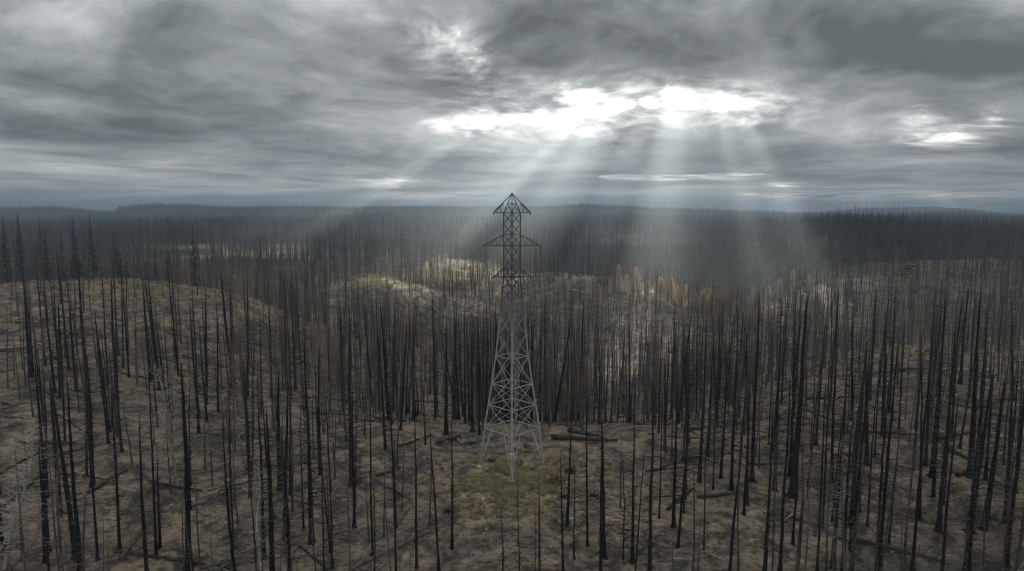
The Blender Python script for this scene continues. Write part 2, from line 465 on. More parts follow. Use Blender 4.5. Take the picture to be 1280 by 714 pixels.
# ------------------------------------------------------------------ the overcast sky: one cloud deck with gaps
def cloud_mat():
    m, n, l = new_mat("cloud_cover")
    for x in list(n): n.remove(x)
    out = n.new("ShaderNodeOutputMaterial")
    cuv = n.new("ShaderNodeAttribute"); cuv.attribute_name = "cuv"
    gap = n.new("ShaderNodeAttribute"); gap.attribute_name = "gap"
    thin = n.new("ShaderNodeAttribute"); thin.attribute_name = "thin"
    warpn = noise_node(n, l, 0.55, 3, cuv.outputs["Vector"], 0.5)
    va = n.new("ShaderNodeVectorMath"); va.operation = 'MULTIPLY_ADD'
    l.new(warpn.outputs["Color"], va.inputs[0]); va.inputs[1].default_value = (1.3, 1.3, 1.3); l.new(cuv.outputs["Vector"], va.inputs[2])
    a = noise_node(n, l, 0.75, 7, va.outputs[0], 0.52)
    b = noise_node(n, l, 2.0, 8, va.outputs[0], 0.62)
    s = math_node(n, l, 'ADD', math_node(n, l, 'MULTIPLY', a.outputs["Fac"], 0.58), math_node(n, l, 'MULTIPLY', b.outputs["Fac"], 0.42))   # ~0.5 mean
    # thickness: thin attribute plus noise
    t = math_node(n, l, 'ADD', thin.outputs["Fac"], math_node(n, l, 'MULTIPLY', math_node(n, l, 'SUBTRACT', s, 0.5), 2.7))
    fine = noise_node(n, l, 7.0, 6, va.outputs[0], 0.6)
    rag = math_node(n, l, 'ADD', math_node(n, l, 'MULTIPLY', math_node(n, l, 'SUBTRACT', b.outputs["Fac"], 0.5), 1.3), math_node(n, l, 'MULTIPLY', math_node(n, l, 'SUBTRACT', fine.outputs["Fac"], 0.5), 1.3))
    g = math_node(n, l, 'ADD', gap.outputs["Fac"], rag)
    hole = ramp(n, l, g, [(0.27, (0, 0, 0)), (0.66, (1, 1, 1))]).outputs[0]
    ga = n.new("ShaderNodeAttribute"); ga.attribute_name = "glow"
    gl = math_node(n, l, 'ADD', ga.outputs["Fac"], math_node(n, l, 'MULTIPLY', rag, math_node(n, l, 'MINIMUM', math_node(n, l, 'MULTIPLY', ga.outputs["Fac"], 3.0), 1.0)))
    gl2 = math_node(n, l, 'MULTIPLY', math_node(n, l, 'MAXIMUM', math_node(n, l, 'ADD', g, 0.30), 0.0), 1.15)
    gl = math_node(n, l, 'MAXIMUM', gl, gl2)
    glow = ramp(n, l, gl, [(0.08, (0, 0, 0)), (0.70, (1, 1, 1))]).outputs[0]
    col = ramp(n, l, t, [(0.0, (0.100, 0.110, 0.113)), (0.30, (0.20, 0.217, 0.225)), (0.55, (0.315, 0.338, 0.347)), (0.8, (0.50, 0.525, 0.528)), (1.0, (0.70, 0.715, 0.71))]).outputs[0]
    col = mix(n, l, math_node(n, l, 'POWER', glow, 1.5), col, (1.02, 1.02, 0.985))
    em = n.new("ShaderNodeEmission"); l.new(col, em.inputs[0]); la = n.new("ShaderNodeAttribute"); la.attribute_name = "lift"; l.new(math_node(n, l, 'MULTIPLY', la.outputs["Fac"], SKY_GAIN), em.inputs[1])
    tr = n.new("ShaderNodeBsdfTransparent")
    ms = n.new("ShaderNodeMixShader"); l.new(hole, ms.inputs[0]); l.new(em.outputs[0], ms.inputs[1]); l.new(tr.outputs[0], ms.inputs[2])
    l.new(ms.outputs[0], out.inputs[0])
    m.cycles.emission_sampling = 'NONE'
    return m
# where the cover breaks open and where it is thin: (px, py, half width, half height, strength)
GAPS = [(888, 131, 42, 9, 0.66), (729, 122, 26, 9, 0.95), (772, 129, 20, 8, 0.85), (814, 128, 15, 8, 0.68), (846, 124, 20, 15, 0.80), (868, 128, 12, 12, 0.62), (892, 124, 16, 10, 0.70), (918, 129, 14, 9, 0.66), (941, 132, 8, 6, 0.5),
        (742, 138, 26, 8, 0.78), (690, 148, 40, 11, 0.66), (640, 150, 16, 7, 0.55), (598, 153, 34, 9, 0.62), (556, 158, 16, 6, 0.52), (765, 152, 12, 5, 0.3),
        (555, 44, 14, 12, 0.10), (598, 72, 8, 8, 0.12), (1180, 172, 30, 6, 0.42), (1152, 146, 8, 9, 0.25), (1242, 150, 9, 7, 0.2),
        (985, 247, 35, 5, 0.36), (1060, 247, 40, 5, 0.36), (860, 221, 60, 3, 0.32), (1180, 245, 60, 5, 0.25), (980, 232, 15, 3, 0.35), (495, 228, 30, 4, 0.36), (540, 246, 40, 4, 0.40)]
GLOW = [(680, 112, 170, 48, 0.11), (760, 140, 230, 36, 0.20), (860, 122, 100, 26, 0.40), (690, 150, 80, 16, 0.30), (590, 154, 60, 12, 0.30), (556, 52, 50, 40, 0.24), (600, 80, 26, 24, 0.16), (1180, 168, 70, 22, 0.32),
        (1150, 146, 26, 20, 0.26), (1235, 150, 36, 20, 0.2), (950, 140, 90, 26, 0.20), (1020, 247, 140, 9, 0.26), (1200, 246, 90, 8, 0.22), (870, 222, 90, 6, 0.2), (500, 230, 70, 9, 0.15), (200, 204, 60, 8, 0.16), (90, 208, 90, 6, 0.12), (275, 239, 60, 5, 0.14), (690, 180, 130, 30, 0.16), (470, 15, 90, 40, 0.10)]
THIN = [(470, 10, 130, 60, 0.28), (230, 100, 60, 40, 0.10), (350, 165, 90, 25, 0.14), (700, 140, 240, 50, 0.22), (60, 20, 120, 60, 0.05), (900, 110, 120, 30, 0.15),
        (850, 30, 330, 55, -0.34), (1150, 80, 190, 50, -0.26), (660, 60, 60, 40, -0.15), (300, 60, 160, 40, -0.08), (60, 160, 200, 20, -0.10), (560, 200, 120, 14, -0.05), (980, 195, 160, 16, -0.16), (1260, 185, 60, 14, -0.12),
        (820, 180, 60, 14, -0.15), (640, 246, 800, 14, 0.26), (1130, 140, 160, 20, 0.10), (160, 205, 300, 12, 0.10), (1150, 245, 200, 10, 0.15), (120, 100, 150, 30, -0.06)]
def build_sky():
    A, D, Q, na = polar(120, 60000, 420, 420, half=48, ncoarse=50)
    x, y = D * np.sin(A), D * np.cos(A)
    z = np.full_like(x, CAM_Z + DECK_H)
    px, py = project(x, y, z)
    gap = np.zeros_like(x); front = (y > 0.2 * D)
    thin = np.where(front & (py > -60), 0.42, 0.88)   # cover set brighter overhead and behind, out of view, to light the ground
    for cx, cy_, sx, sy, s in GAPS:
        gap = np.maximum(gap, np.where(front, s * np.exp(-(np.abs((px - cx) / (1.25 * sx)) ** 2.4) - np.abs((py - cy_) / (1.25 * sy)) ** 2.4), 0))
    glow = np.zeros_like(x)
    for cx, cy_, sx, sy, s in GLOW:
        glow += np.where(front, s * np.exp(-((px - cx) / sx) ** 2 - ((py - cy_) / sy) ** 2), 0)
    for cx, cy_, sx, sy, s in THIN:
        thin += np.where(front, s * np.exp(-((px - cx) / sx) ** 2 - ((py - cy_) / sy) ** 2), 0)
    gap = np.where(gap < 0.02, -2.0, gap)
    gap = np.where(gap > -1, gap - 0.14, gap)
    lift = 1 + 0.8 * sstep(22, 40, np.degrees(np.arctan2(DECK_H, D)))  # extra emission added to the unseen sky to brighten the ground
    lift = np.where(front, lift, 1.55)
    cuv = np.stack([A / 0.21, np.log(D / 100) / 0.50, np.zeros_like(A)], 1)
    V = np.stack([x, y, z], 1)
    V = np.vstack([V, [[0, 0, CAM_Z + DECK_H]]]); c = len(V) - 1
    k = np.arange(na); T = np.stack([k, (k + 1) % na, np.full(na, c)], -1)
    me = make_mesh("sky", V, [Q, T], cloud_mat(), {"gap": np.append(gap, -2), "thin": np.append(thin, 0.5), "glow": np.append(glow, 0), "lift": np.append(lift, 1.8), "cuv": np.vstack([cuv, [[0, 0, 0]]])}, smooth=True)
    tag(link("sky", me), kind="structure")
build_sky()

# ------------------------------------------------------------------ air
def build_haze():
    m, n, l = new_mat("haze_air")
    for x in list(n): n.remove(x)
    out = n.new("ShaderNodeOutputMaterial"); v = n.new("ShaderNodeVolumePrincipled")
    v.inputs["Color"].default_value = (0.70, 0.85, 1.0, 1); v.inputs["Density"].default_value = HAZE_DENSITY; v.inputs["Anisotropy"].default_value = HAZE_G
    l.new(v.outputs[0], out.inputs["Volume"])
    mb = MB(); s = 43000; z0, z1 = -60, HAZE_TOP
    V = [(-s, -s, z0), (s, -s, z0), (s, s, z0), (-s, s, z0), (-s, -s, z1), (s, -s, z1), (s, s, z1), (-s, s, z1)]
    mb.add(V, [[3, 2, 1, 0], [4, 5, 6, 7], [0, 1, 5, 4], [1, 2, 6, 5], [2, 3, 7, 6], [3, 0, 4, 7]])
    tag(link("haze", mb.mesh("haze", m)), kind="stuff")
build_haze()

# ------------------------------------------------------------------ the pylon
TWR = (0.0, 109.0)
PROFILE = [(0.0, 5.30), (6.85, 4.5), (10.8, 3.85), (14.3, 3.3), (18.9, 2.65), (25.5, 1.9), (31.9, 1.33), (42.05, 1.33)]   # height, half diagonal
def half_at(z):
    return float(np.interp(z, [p[0] for p in PROFILE], [p[1] for p in PROFILE]))
def build_pylon():
    gz = hz(*TWR)
    root = link("pylon", None); root.location = (TWR[0], TWR[1], gz)
    tag(root, "steel lattice power pylon standing alone on the grassy clearing", "pylon")
    dirs = [(0, -1), (1, 0), (0, 1), (-1, 0)]
    def corner(k, z):
        h = half_at(z); return np.array([dirs[k % 4][0] * h, dirs[k % 4][1] * h, z])
    foot_z = []
    for k in range(4):
        fx, fy = corner(k, 0)[:2]
        foot_z.append(hz(TWR[0] + fx, TWR[1] + fy) - gz)
    zs_low = [0.45, 6.85, 10.8, 14.3, 18.9, 22.4, 25.5]
    zs_up = [25.5, 27.8, 29.9, 31.9, 33.25, 35.0, 36.85, 38.6, 40.3, 42.05]
    for k in range(4):
        mb = MB()
        p = [corner(k, z) for z in [foot_z[k] + 0.3, 6.85, 14.3, 18.9, 25.5]]
        mb.tube(p, np.array([0.15, 0.14, 0.125, 0.11, 0.10]), 4, phase=0)
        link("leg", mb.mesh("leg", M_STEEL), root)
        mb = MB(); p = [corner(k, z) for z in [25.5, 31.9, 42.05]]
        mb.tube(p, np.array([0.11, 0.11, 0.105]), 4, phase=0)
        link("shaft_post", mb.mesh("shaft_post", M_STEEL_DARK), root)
        mb = MB(); fx, fy, _ = corner(k, 0)
        mb.tube([(fx, fy, foot_z[k] - 0.4), (fx, fy, foot_z[k] + 0.30), (fx, fy, foot_z[k] + 0.36)], [0.44, 0.40, 0.34], 12)
        link("footing", mb.mesh("footing", M_CONC), root)
        # splayed foot braces below the lowest ring
    low = MB(); mid = (6.85 * 0.45)
    for k in range(4):
        a0, a1 = corner(k, 6.85), corner(k + 1, 6.85)
        m = (a0 + a1) / 2
        for q, a in ((k, a0), (k + 1, a1)):
            f = corner(q, foot_z[q % 4] + 0.6); other = m if True else a
            e = a * 0.42 + m * 0.58
            low.bar(f, e, 0.09)
            lg = corner(q, 3.4); low.bar(lg, f * 0.5 + e * 0.5, 0.08)
            low.bar(corner(q, 5.2), f * 0.25 + e * 0.75, 0.07)
    for i in range(1, len(zs_low)):
        z = zs_low[i]; thick = 0.10 if i < 5 else 0.08
        for k in range(4):
            a, b = corner(k, z), corner(k + 1, z)
            if i < 5: low.bar(a, b, thick)
            if i + 1 < len(zs_low):
                z2 = zs_low[i + 1]
                low.bar(a, corner(k + 1, z2), 0.06); low.bar(b, corner(k, z2), 0.06)
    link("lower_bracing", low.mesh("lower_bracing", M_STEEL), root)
    up = MB()
    for i in range(len(zs_up)):
        z = zs_up[i]
        for k in range(4):
            a, b = corner(k, z), corner(k + 1, z)
            if i in (3, 4, 6, 7, 9): up.bar(a, b, 0.10)
            if i + 1 < len(zs_up):
                z2 = zs_up[i + 1]
                up.bar(a, corner(k + 1, z2), 0.085); up.bar(b, corner(k, z2), 0.085)
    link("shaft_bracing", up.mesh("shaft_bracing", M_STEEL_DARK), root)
    # cross-arms reach out to both sides from the left and right shaft posts
    def arm(sx, z_low, z_high, reach, struts):
        mb = MB(); tip = np.array([sx * reach, 0, z_low])
        h = 1.33
        lo = np.array([sx * h, 0, z_low]); hi = np.array([sx * h, 0, z_high])
        for k in (0, 2):
            mb.bar(np.array([0, dirs[k][1] * h, z_low]), tip, 0.11)
        mb.bar(lo, tip, 0.13); mb.bar(hi, tip, 0.13)
        for i in range(struts):
            f = (i + 1) / (struts + 1)
            pl = lo * (1 - f) + tip * f; ph = hi * (1 - f) + tip * f
            mb.bar(pl, ph, 0.07)
            f0 = i / (struts + 1)
            mb.bar(hi * (1 - f0) + tip * f0, pl, 0.07)
        mb.bar(tip, tip + np.array([0, 0, -0.35]), 0.14)
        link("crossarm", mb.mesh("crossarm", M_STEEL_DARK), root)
        return tip
    tips = []
    for sx in (-1, 1):
        tips.append(arm(sx, 42.05, 43.5, 2.95, 2))
        tips.append(arm(sx, 36.85, 38.6, 4.55, 2))
        tips.append(arm(sx, 31.85, 33.25, 2.95, 1))
    pk = MB(); apex = np.array([0, 0, 45.1])
    for k in range(4):
        pk.bar(corner(k, 42.05), apex, 0.13)
        c1 = corner(k, 42.05) * np.array([0.5, 0.5, 1]) + np.array([0, 0, 1.5]); c2 = corner(k + 1, 42.05) * np.array([0.5, 0.5, 1]) + np.array([0, 0, 1.5])
        pk.bar(c1, c2, 0.08); pk.bar(corner(k, 42.05), c2, 0.08)
    for sx in (-1, 1):
        pk.bar(apex, np.array([sx * 2.95, 0, 42.1]), 0.13)
    pk.tube([apex - np.array([0, 0, 0.3]), apex + np.array([0, 0, 0.1])], [0.2, 0.1], 6)
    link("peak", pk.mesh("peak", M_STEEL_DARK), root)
    ins = MB(); t = tips[4]
    for i in range(7):
        z = t[2] - 0.35 - i * 0.2
        ins.tube([(t[0], 0, z), (t[0], 0, z - 0.06), (t[0], 0, z - 0.19)], [0.05, 0.17, 0.05], 8)
    link("insulator", ins.mesh("insulator", M_INS), root)
    lad = MB()                     # step bolts on the near leg
    for i in range(40):
        z = 4 + i * 0.9
        c = corner(0, z); lad.bar(c + np.array([-0.28 if i % 2 else 0.28, 0, 0]), c, 0.035)
    link("step_bolts", lad.mesh("step_bolts", M_STEEL_DARK), root)
build_pylon()

# ------------------------------------------------------------------ trees: prototypes, all 1 unit = 1 m, heights as built
def trunk_path(rng, h, crook=0.14, n=14):
    z = np.linspace(-0.6, h, n)
    a, b = rng.uniform(0, 6.28, 2); k1, k2 = rng.uniform(0.8, 2.2, 2)
    f = np.clip(z / h, 0, 1)
    w = f * (1 - 0.3 * f)
    x = crook * (np.sin(f * 3.1 * k1 + a) - np.sin(a)) * w + rng.normal(0, 0.02, n)
    y = crook * (np.sin(f * 3.1 * k2 + b) - np.sin(b)) * w + rng.normal(0, 0.02, n)
    return np.stack([x, y, z], 1)
def trunk_rad(rng, n, r, top=0.12, flare=0.6):
    f = np.linspace(0, 1, n)
    return r * ((1 - f) ** 0.75 * (1 - top) + top) * (1 + flare * np.exp(-f * 26)) * (1 + rng.normal(0, 0.05, n))
def at_height(path, z):
    return np.array([np.interp(z, path[:, 2], path[:, 0]), np.interp(z, path[:, 2], path[:, 1]), z])
def twig(mb, rng, p, d, L, r, sub=0, droop=0.12):
    d = d / np.linalg.norm(d)
    q = p + d * L * 0.55
    e = p + d * L + np.array([0, 0, -droop * L + rng.normal(0, 0.06 * L)])
    e[:2] += rng.normal(0, 0.05 * L, 2)
    mb.tube([p, q, e], [r, r * 0.6, r * 0.15], 3, cap=False)
    for _ in range(sub):
        f = rng.uniform(0.3, 0.95); s = (p * (1 - f) + q * f) if f < 0.5 else (q * (1 - f) + e * f)
        dd = d + rng.normal(0, 0.7, 3); dd[2] -= 0.15
        mb.spike(s, s + dd / np.linalg.norm(dd) * L * rng.uniform(0.2, 0.45), r * 0.5)
def branches(rng, path, h, lo, hi, count, length, r, sub=0, up=0.15, broken=0.2):
    mb = MB()
    for i in range(count):
        f = lo + (hi - lo) * rng.random() ** 0.85
        p = at_height(path, f * h)
        a = rng.uniform(0, 6.283)
        L = length * (1.15 - f) / (1.15 - lo) * rng.uniform(0.5, 1.25) + 0.25
        if rng.random() < broken: L *= 0.3
        d = np.array([math.cos(a), math.sin(a), up + rng.normal(0, 0.22)])
        twig(mb, rng, p, d, L, r * rng.uniform(0.6, 1.2) * (1.1 - 0.6 * f), sub)
    core = path[path[:, 2] > lo * h * 0.8]
    mb.tube(core, np.full(len(core), 0.02), 3)      # thin core hidden inside the trunk, joining the twigs
    return mb
TREE_KINDS = {                     # height, trunk radius, crook, top, branch args (lo, hi, count, length, r, sub), flags
    "pole":    dict(h=22, r=0.185, crook=0.16, top=0.25, br=(0.2, 0.98, 70, 1.3, 0.055, 1)),
    "twigs":   dict(h=26, r=0.30, crook=0.14, top=0.06, br=(0.15, 0.99, 130, 2.6, 0.072, 3)),
    "spire":   dict(h=28, r=0.30, crook=0.15, top=0.05, br=(0.15, 0.99, 180, 3.1, 0.075, 3)),
    "stout":   dict(h=27, r=0.44, crook=0.2, top=0.15, br=(0.2, 0.97, 110, 2.4, 0.085, 3)),
    "sapling": dict(h=11, r=0.085, crook=0.14, top=0.1, br=(0.1, 0.97, 80, 1.8, 0.045, 2)),
    "snag":    dict(h=9, r=0.28, crook=0.2, top=0.7, br=(0.3, 0.95, 10, 0.9, 0.05, 0)),
    "bushy":   dict(h=9, r=0.10, crook=0.2, top=0.1, br=(0.08, 0.98, 130, 2.3, 0.045, 3)),
}
PROTO = {}
def build_protos():
    for kind, spec in TREE_KINDS.items():
        for v in range(3):
            rng = np.random.default_rng(100 + 7 * v + len(kind) * 31)
            path = trunk_path(rng, spec["h"], spec["crook"])
            mb = MB(); mb.tube(path, trunk_rad(rng, len(path), spec["r"], spec["top"]), 8)
            if kind == "snag":      # splintered top
                t = path[-1]
                for _ in range(5):
                    a = rng.uniform(0, 6.28); o = np.array([math.cos(a), math.sin(a), 0]) * spec["r"] * 0.4
                    mb.spike(t + o - np.array([0, 0, 0.3]), t + o * 1.1 + np.array([0, 0, rng.uniform(0.4, 1.3)]), 0.1)
            for q in range(4):      # surface roots
                a = q * 1.57 + rng.uniform(-0.5, 0.5); d = np.array([math.cos(a), math.sin(a), 0])
                mb.tube([d * spec["r"] * 0.7 + np.array([0, 0, 0.35]), d * spec["r"] * 2.0 + np.array([0, 0, 0.02]), d * spec["r"] * 3.2 - np.array([0, 0, 0.3])],
                        np.array([0.45, 0.28, 0.1]) * spec["r"], 5)
            lo, hi, c, L, r, sub = spec["br"]
            bb = branches(rng, path, spec["h"], lo, hi, c, L, r, sub)
            PROTO[(kind, v)] = (mb.mesh("trunk", M_CHAR, True), bb.mesh("branches", M_TWIG), spec["h"])
build_protos()
LIVE = {}
def place_tree(kind, v, x, y, h, az, lean, lean_dir, label, group, name="burnt_tree", cat="burnt tree", wide=1.0, z=None):
    z = hz(x, y) if z is None else z
    key = (kind, v, name)
    h0 = PROTO[(kind, v)][2]; s = h / h0
    rot = (Matrix.Rotation(lean, 3, Vector((math.cos(lean_dir), math.sin(lean_dir), 0))) @ Matrix.Rotation(az, 3, 'Z')).to_euler()
    sc = (s ** 0.6 * wide, s ** 0.6 * wide, s)
    if key not in LIVE:
        o = link(name, None); link("trunk", PROTO[(kind, v)][0], o); link("branches", PROTO[(kind, v)][1], o)
        o.location = (x, y, z); o.rotation_euler = rot; o.scale = sc; LIVE[key] = o
    else:
        o = copy_tree(LIVE[key], (x, y, z), rot, sc)
    return tag(o, label, cat, group)

# trees read off the photograph: base pixel, pixel height of the tip, horizontal tip pixel, kind, width factor, label
HERO = [
 (236, 712, 452, 229, "stout", 1.0, "thick charred trunk with long pale side twigs low on the left slope"),
 (101, 716, 470, 84, "stout", 0.75, "straight black trunk leaning left in the lower left corner"),
 (390, 680, 408, 379, "spire", 1.25, "tall thick black tree with many twigs left of the pylon clearing"),
 (400, 586, 430, 399, "stout", 0.8, "stout black trunk just behind the tallest tree left of the clearing"),
 (440, 607, 384, 436, "spire", 1.3, "tallest thick charred trunk nearest the left side of the clearing"),
 (466, 697, 500, 462, "pole", 0.95, "charred pole leaning slightly left in front of the fallen logs left of the pylon"),
 (495, 718, 545, 492, "pole", 0.85, "plain black pole beside the pale broken branches left of the pylon"),
 (521, 712, 506, 517, "pole", 1.0, "black pole standing left of the pale shrub below the pylon"),
 (549, 718, 524, 537, "twigs", 0.7, "bent black trunk leaning left below the pylon"),
 (565, 688, 512, 565, "twigs", 0.8, "straight black tree with bare side twigs just left of the pale shrub"),
 (649, 718, 596, 648, "sapling", 0.9, "thin bare sapling directly below the front foot of the pylon"),
 (669, 716, 640, 668, "sapling", 0.8, "short thin sapling below the pylon, right of the front foot"),
 (704, 718, 562, 700, "twigs", 0.7, "slender black tree beside the dark bush right of the pylon"),
 (718, 702, 566, 716, "sapling", 1.1, "slender twin of the tree beside the dark bush right of the pylon"),
 (751, 718, 524, 751, "twigs", 0.8, "straight black tree with spreading lower twigs right of the pylon clearing"),
 (779, 700, 566, 779, "bushy", 0.8, "thin twiggy tree between two black poles right of the pylon clearing"),
 (791, 706, 508, 792, "twigs", 0.9, "black tree with long drooping twigs on the right edge of the clearing"),
 (812, 718, 474, 816, "pole", 1.25, "thick straight black pole right of the pylon clearing"),
 (824, 648, 500, 829, "pole", 0.9, "black pole half hidden behind a thicker pole right of the clearing"),
 (842, 660, 452, 846, "twigs", 0.9, "slim black tree leaning over fallen branches right of the clearing"),
 (857, 612, 420, 862, "spire", 0.8, "tall twiggy tree at the top of the right slope near the pylon"),
 (874, 603, 395, 884, "twigs", 1.0, "tall black tree rising left of the crowded row on the right slope"),
 (914, 614, 384, 922, "spire", 0.9, "tall charred spire with twiggy top on the right slope"),
 (940, 602, 366, 948, "stout", 0.7, "tall dark trunk beside the charred spire on the right slope"),
 (968, 614, 372, 978, "spire", 0.9, "charred spire between two leaning trunks on the right slope"),
 (990, 621, 368, 1012, "stout", 1.15, "thickest black trunk leaning right on the right slope"),
 (975, 716, 470, 988, "pole", 1.2, "thick bare black pole low on the right slope"),
 (1021, 718, 480, 1034, "pole", 0.9, "slim bare pole right of the thickest leaning trunk"),
 (1041, 712, 446, 1060, "twigs", 0.95, "long slim black tree standing behind the dark fallen logs"),
 (1064, 718, 432, 1090, "pole", 1.1, "long bare pole leaning right over the dark fallen logs"),
 (1098, 718, 420, 1124, "twigs", 0.9, "slender tree leaning right in the middle of the right slope"),
 (1140, 716, 440, 1166, "pole", 0.9, "slender bare pole just left of the brown grassy patch lower right"),
 (1165, 598, 372, 1180, "stout", 0.8, "stout black trunk high on the right slope near the green patch"),
 (1173, 664, 396, 1196, "twigs", 1.0, "tall black tree with upright stub at its base on the right slope"),
 (1206, 718, 410, 1236, "pole", 1.1, "long leaning pole near the lower right corner"),
 (1212, 597, 366, 1228, "stout", 1.05, "very stout dark trunk high on the far right slope"),
 (1256, 718, 430, 1290, "twigs", 1.0, "tall black tree leaning out of the lower right corner"),
 (330, 700, 470, 322, "twigs", 0.9, "black tree with pale twigs at its foot left of the clearing"),
 (292, 690, 486, 286, "pole", 0.8, "slim bare pole between two thick trunks on the left slope"),
 (60, 690, 452, 46, "stout", 0.7, "black trunk behind the bleached branches at the left edge"),
 (196, 700, 470, 186, "pole", 0.9, "bare black pole left of the thick trunk with pale twigs"),
 (150, 690, 480, 140, "twigs", 0.8, "slim black tree leaning left among the lower left poles"),
]
tree_xy = []
def base_pixel(x, y):
    px, py = project(x, y, height(x, y)); return px, py
def place_heroes():
    rng = random.Random(3)
    for i, (bx, by, ty, tx, kind, wide, label) in enumerate(HERO):
        x, y, z = ground_at(bx, by)
        d = math.hypot(x, y)
        v = pix_dir(tx, ty); hd = math.hypot(v[0], v[1])
        f = d / hd; tip = np.array([v[0] * f, v[1] * f, CAM_Z + v[2] * f])
        h = tip[2] - z
        side = tip[0] - x
        lean = math.atan2(side, h)
        place_tree(kind, i % 3, x, y, max(h, 3), rng.uniform(0, 6.28), lean, math.pi / 2, label, "charred trees standing in the burn", wide=wide, z=z - 0.05)
        tree_xy.append((x, y))
place_heroes()

# ------------------------------------------------------------------ tree sites
def clearing(x, y):
    """0 in the open clearing round the pylon, 1 in the stand"""
    e = np.minimum(np.hypot((x - 2) / 17, (y - 110) / 17), np.hypot((x + 1) / 9.5, (y - 86) / 16))
    e = np.minimum(e, np.hypot((x - 12) / 16, (y - 121) / 9))
    return sstep(0.85, 1.15, e)
def sites(d0, d1, n, half_deg, seed, dens):
    rng = np.random.default_rng(seed)
    d = np.sqrt(rng.uniform(d0 * d0, d1 * d1, n)); a = np.radians(rng.uniform(-half_deg, half_deg, n))
    x, y = d * np.sin(a), d * np.cos(a)
    keep = rng.random(n) < dens(x, y, d, a)
    return x[keep], y[keep]
def thin_out(x, y, r, taken=()):
    cell = {}
    out = []
    for t in taken: cell.setdefault((int(t[0] // r), int(t[1] // r)), []).append(t)
    for i in range(len(x)):
        c = (int(x[i] // r), int(y[i] // r)); ok = True
        for dx in (-1, 0, 1):
            for dy in (-1, 0, 1):
                for q in cell.get((c[0] + dx, c[1] + dy), ()):
                    if (q[0] - x[i]) ** 2 + (q[1] - y[i]) ** 2 < r * r: ok = False
        if ok:
            out.append(i); cell.setdefault(c, []).append((x[i], y[i]))
    return np.array(out, int)

def stand_density(x, y, d, a):
    patch = 0.55 + 0.9 * vnoise(x / 14, y / 14, 77)
    patch = patch * clearing(x, y)
    ax = np.degrees(a)
    wall = (1 - sstep(14, 24, np.abs(ax - 2))) * sstep(128, 142, d) * (1 - 0.45 * np.exp(-((ax + 8) / 5) ** 2))
    right = sstep(12, 20, ax) * sstep(125, 160, d)
    left = sstep(6, 18, -ax) * sstep(150, 200, d)
    w = 0.42 + 0.50 * wall + 0.30 * right - 0.14 * left
    return np.clip(patch * w, 0, 1)
CROWN = np.array([(-300, 280), (0, 272), (100, 264), (250, 272), (350, 300), (430, 325), (520, 338), (600, 350), (680, 350), (760, 352), (860, 374), (930, 366), (1000, 352), (1100, 346), (1280, 338), (1600, 338)], float)
def crown_limit(x, y, z, h, rng):
    px, _ = project(x, y, z)
    line = np.interp(px, CROWN[:, 0], CROWN[:, 1]) + 70 * rng.random(len(x)) ** 1.5
    d = np.hypot(x, y)
    line = line + np.where(px < 480, 105 * (1 - sstep(110, 205, d)), np.where(px > 860, 55 * (1 - sstep(90, 150, d)), 0))
    top = CAM_Z - d * np.tan(np.arctan((line - 357) / FPX) + PITCH)
    return np.where(np.hypot(x, y) < 330, np.maximum(np.minimum(h, top - z), 4.0), h)
x, y = sites(66, 178, int(0.085 * math.radians(88) / 2 * (178 ** 2 - 66 ** 2)), 44, 5, stand_density)
idx = thin_out(x, y, 1.9, tree_xy); x, y = x[idx], y[idx]
z = height(x, y)
px, py = project(x, y, z)
rngT = np.random.default_rng(23)
hgt = np.where(py > 530, rngT.uniform(9, 23, len(x)), rngT.uniform(19, 31, len(x)))
hgt = np.where((px > 860), np.maximum(hgt, rngT.uniform(14, 26, len(x))), hgt)
hgt = crown_limit(x, y, z, hgt, rngT)
_, ty = project(x, y, z + hgt)
inframe = (px > -25) & (px < 1305) & (ty < 716)
size = np.where(inframe, (py - ty), -1) * np.where((py < 760), 1, 0.3)
order = np.argsort(-size)
N_IND = 300 - len(HERO)
ind = order[:N_IND]
rest = order[N_IND:]
ROWS = ["high on", "half way down", "low on"]
def region(bx, by):
    col = ("the far left slope" if bx < 215 else "the left slope" if bx < 430 else "the ground left of the pylon" if bx < 640 else
           "the ground right of the pylon" if bx < 860 else "the right slope" if bx < 1070 else "the far right slope")
    if 430 <= bx < 860:
        if by < 535: return ("left" if bx < 640 else "right") + " half of the trunk wall behind the pylon"
    row = ROWS[0 if by < 535 else 1 if by < 625 else 2]
    return row + " " + col
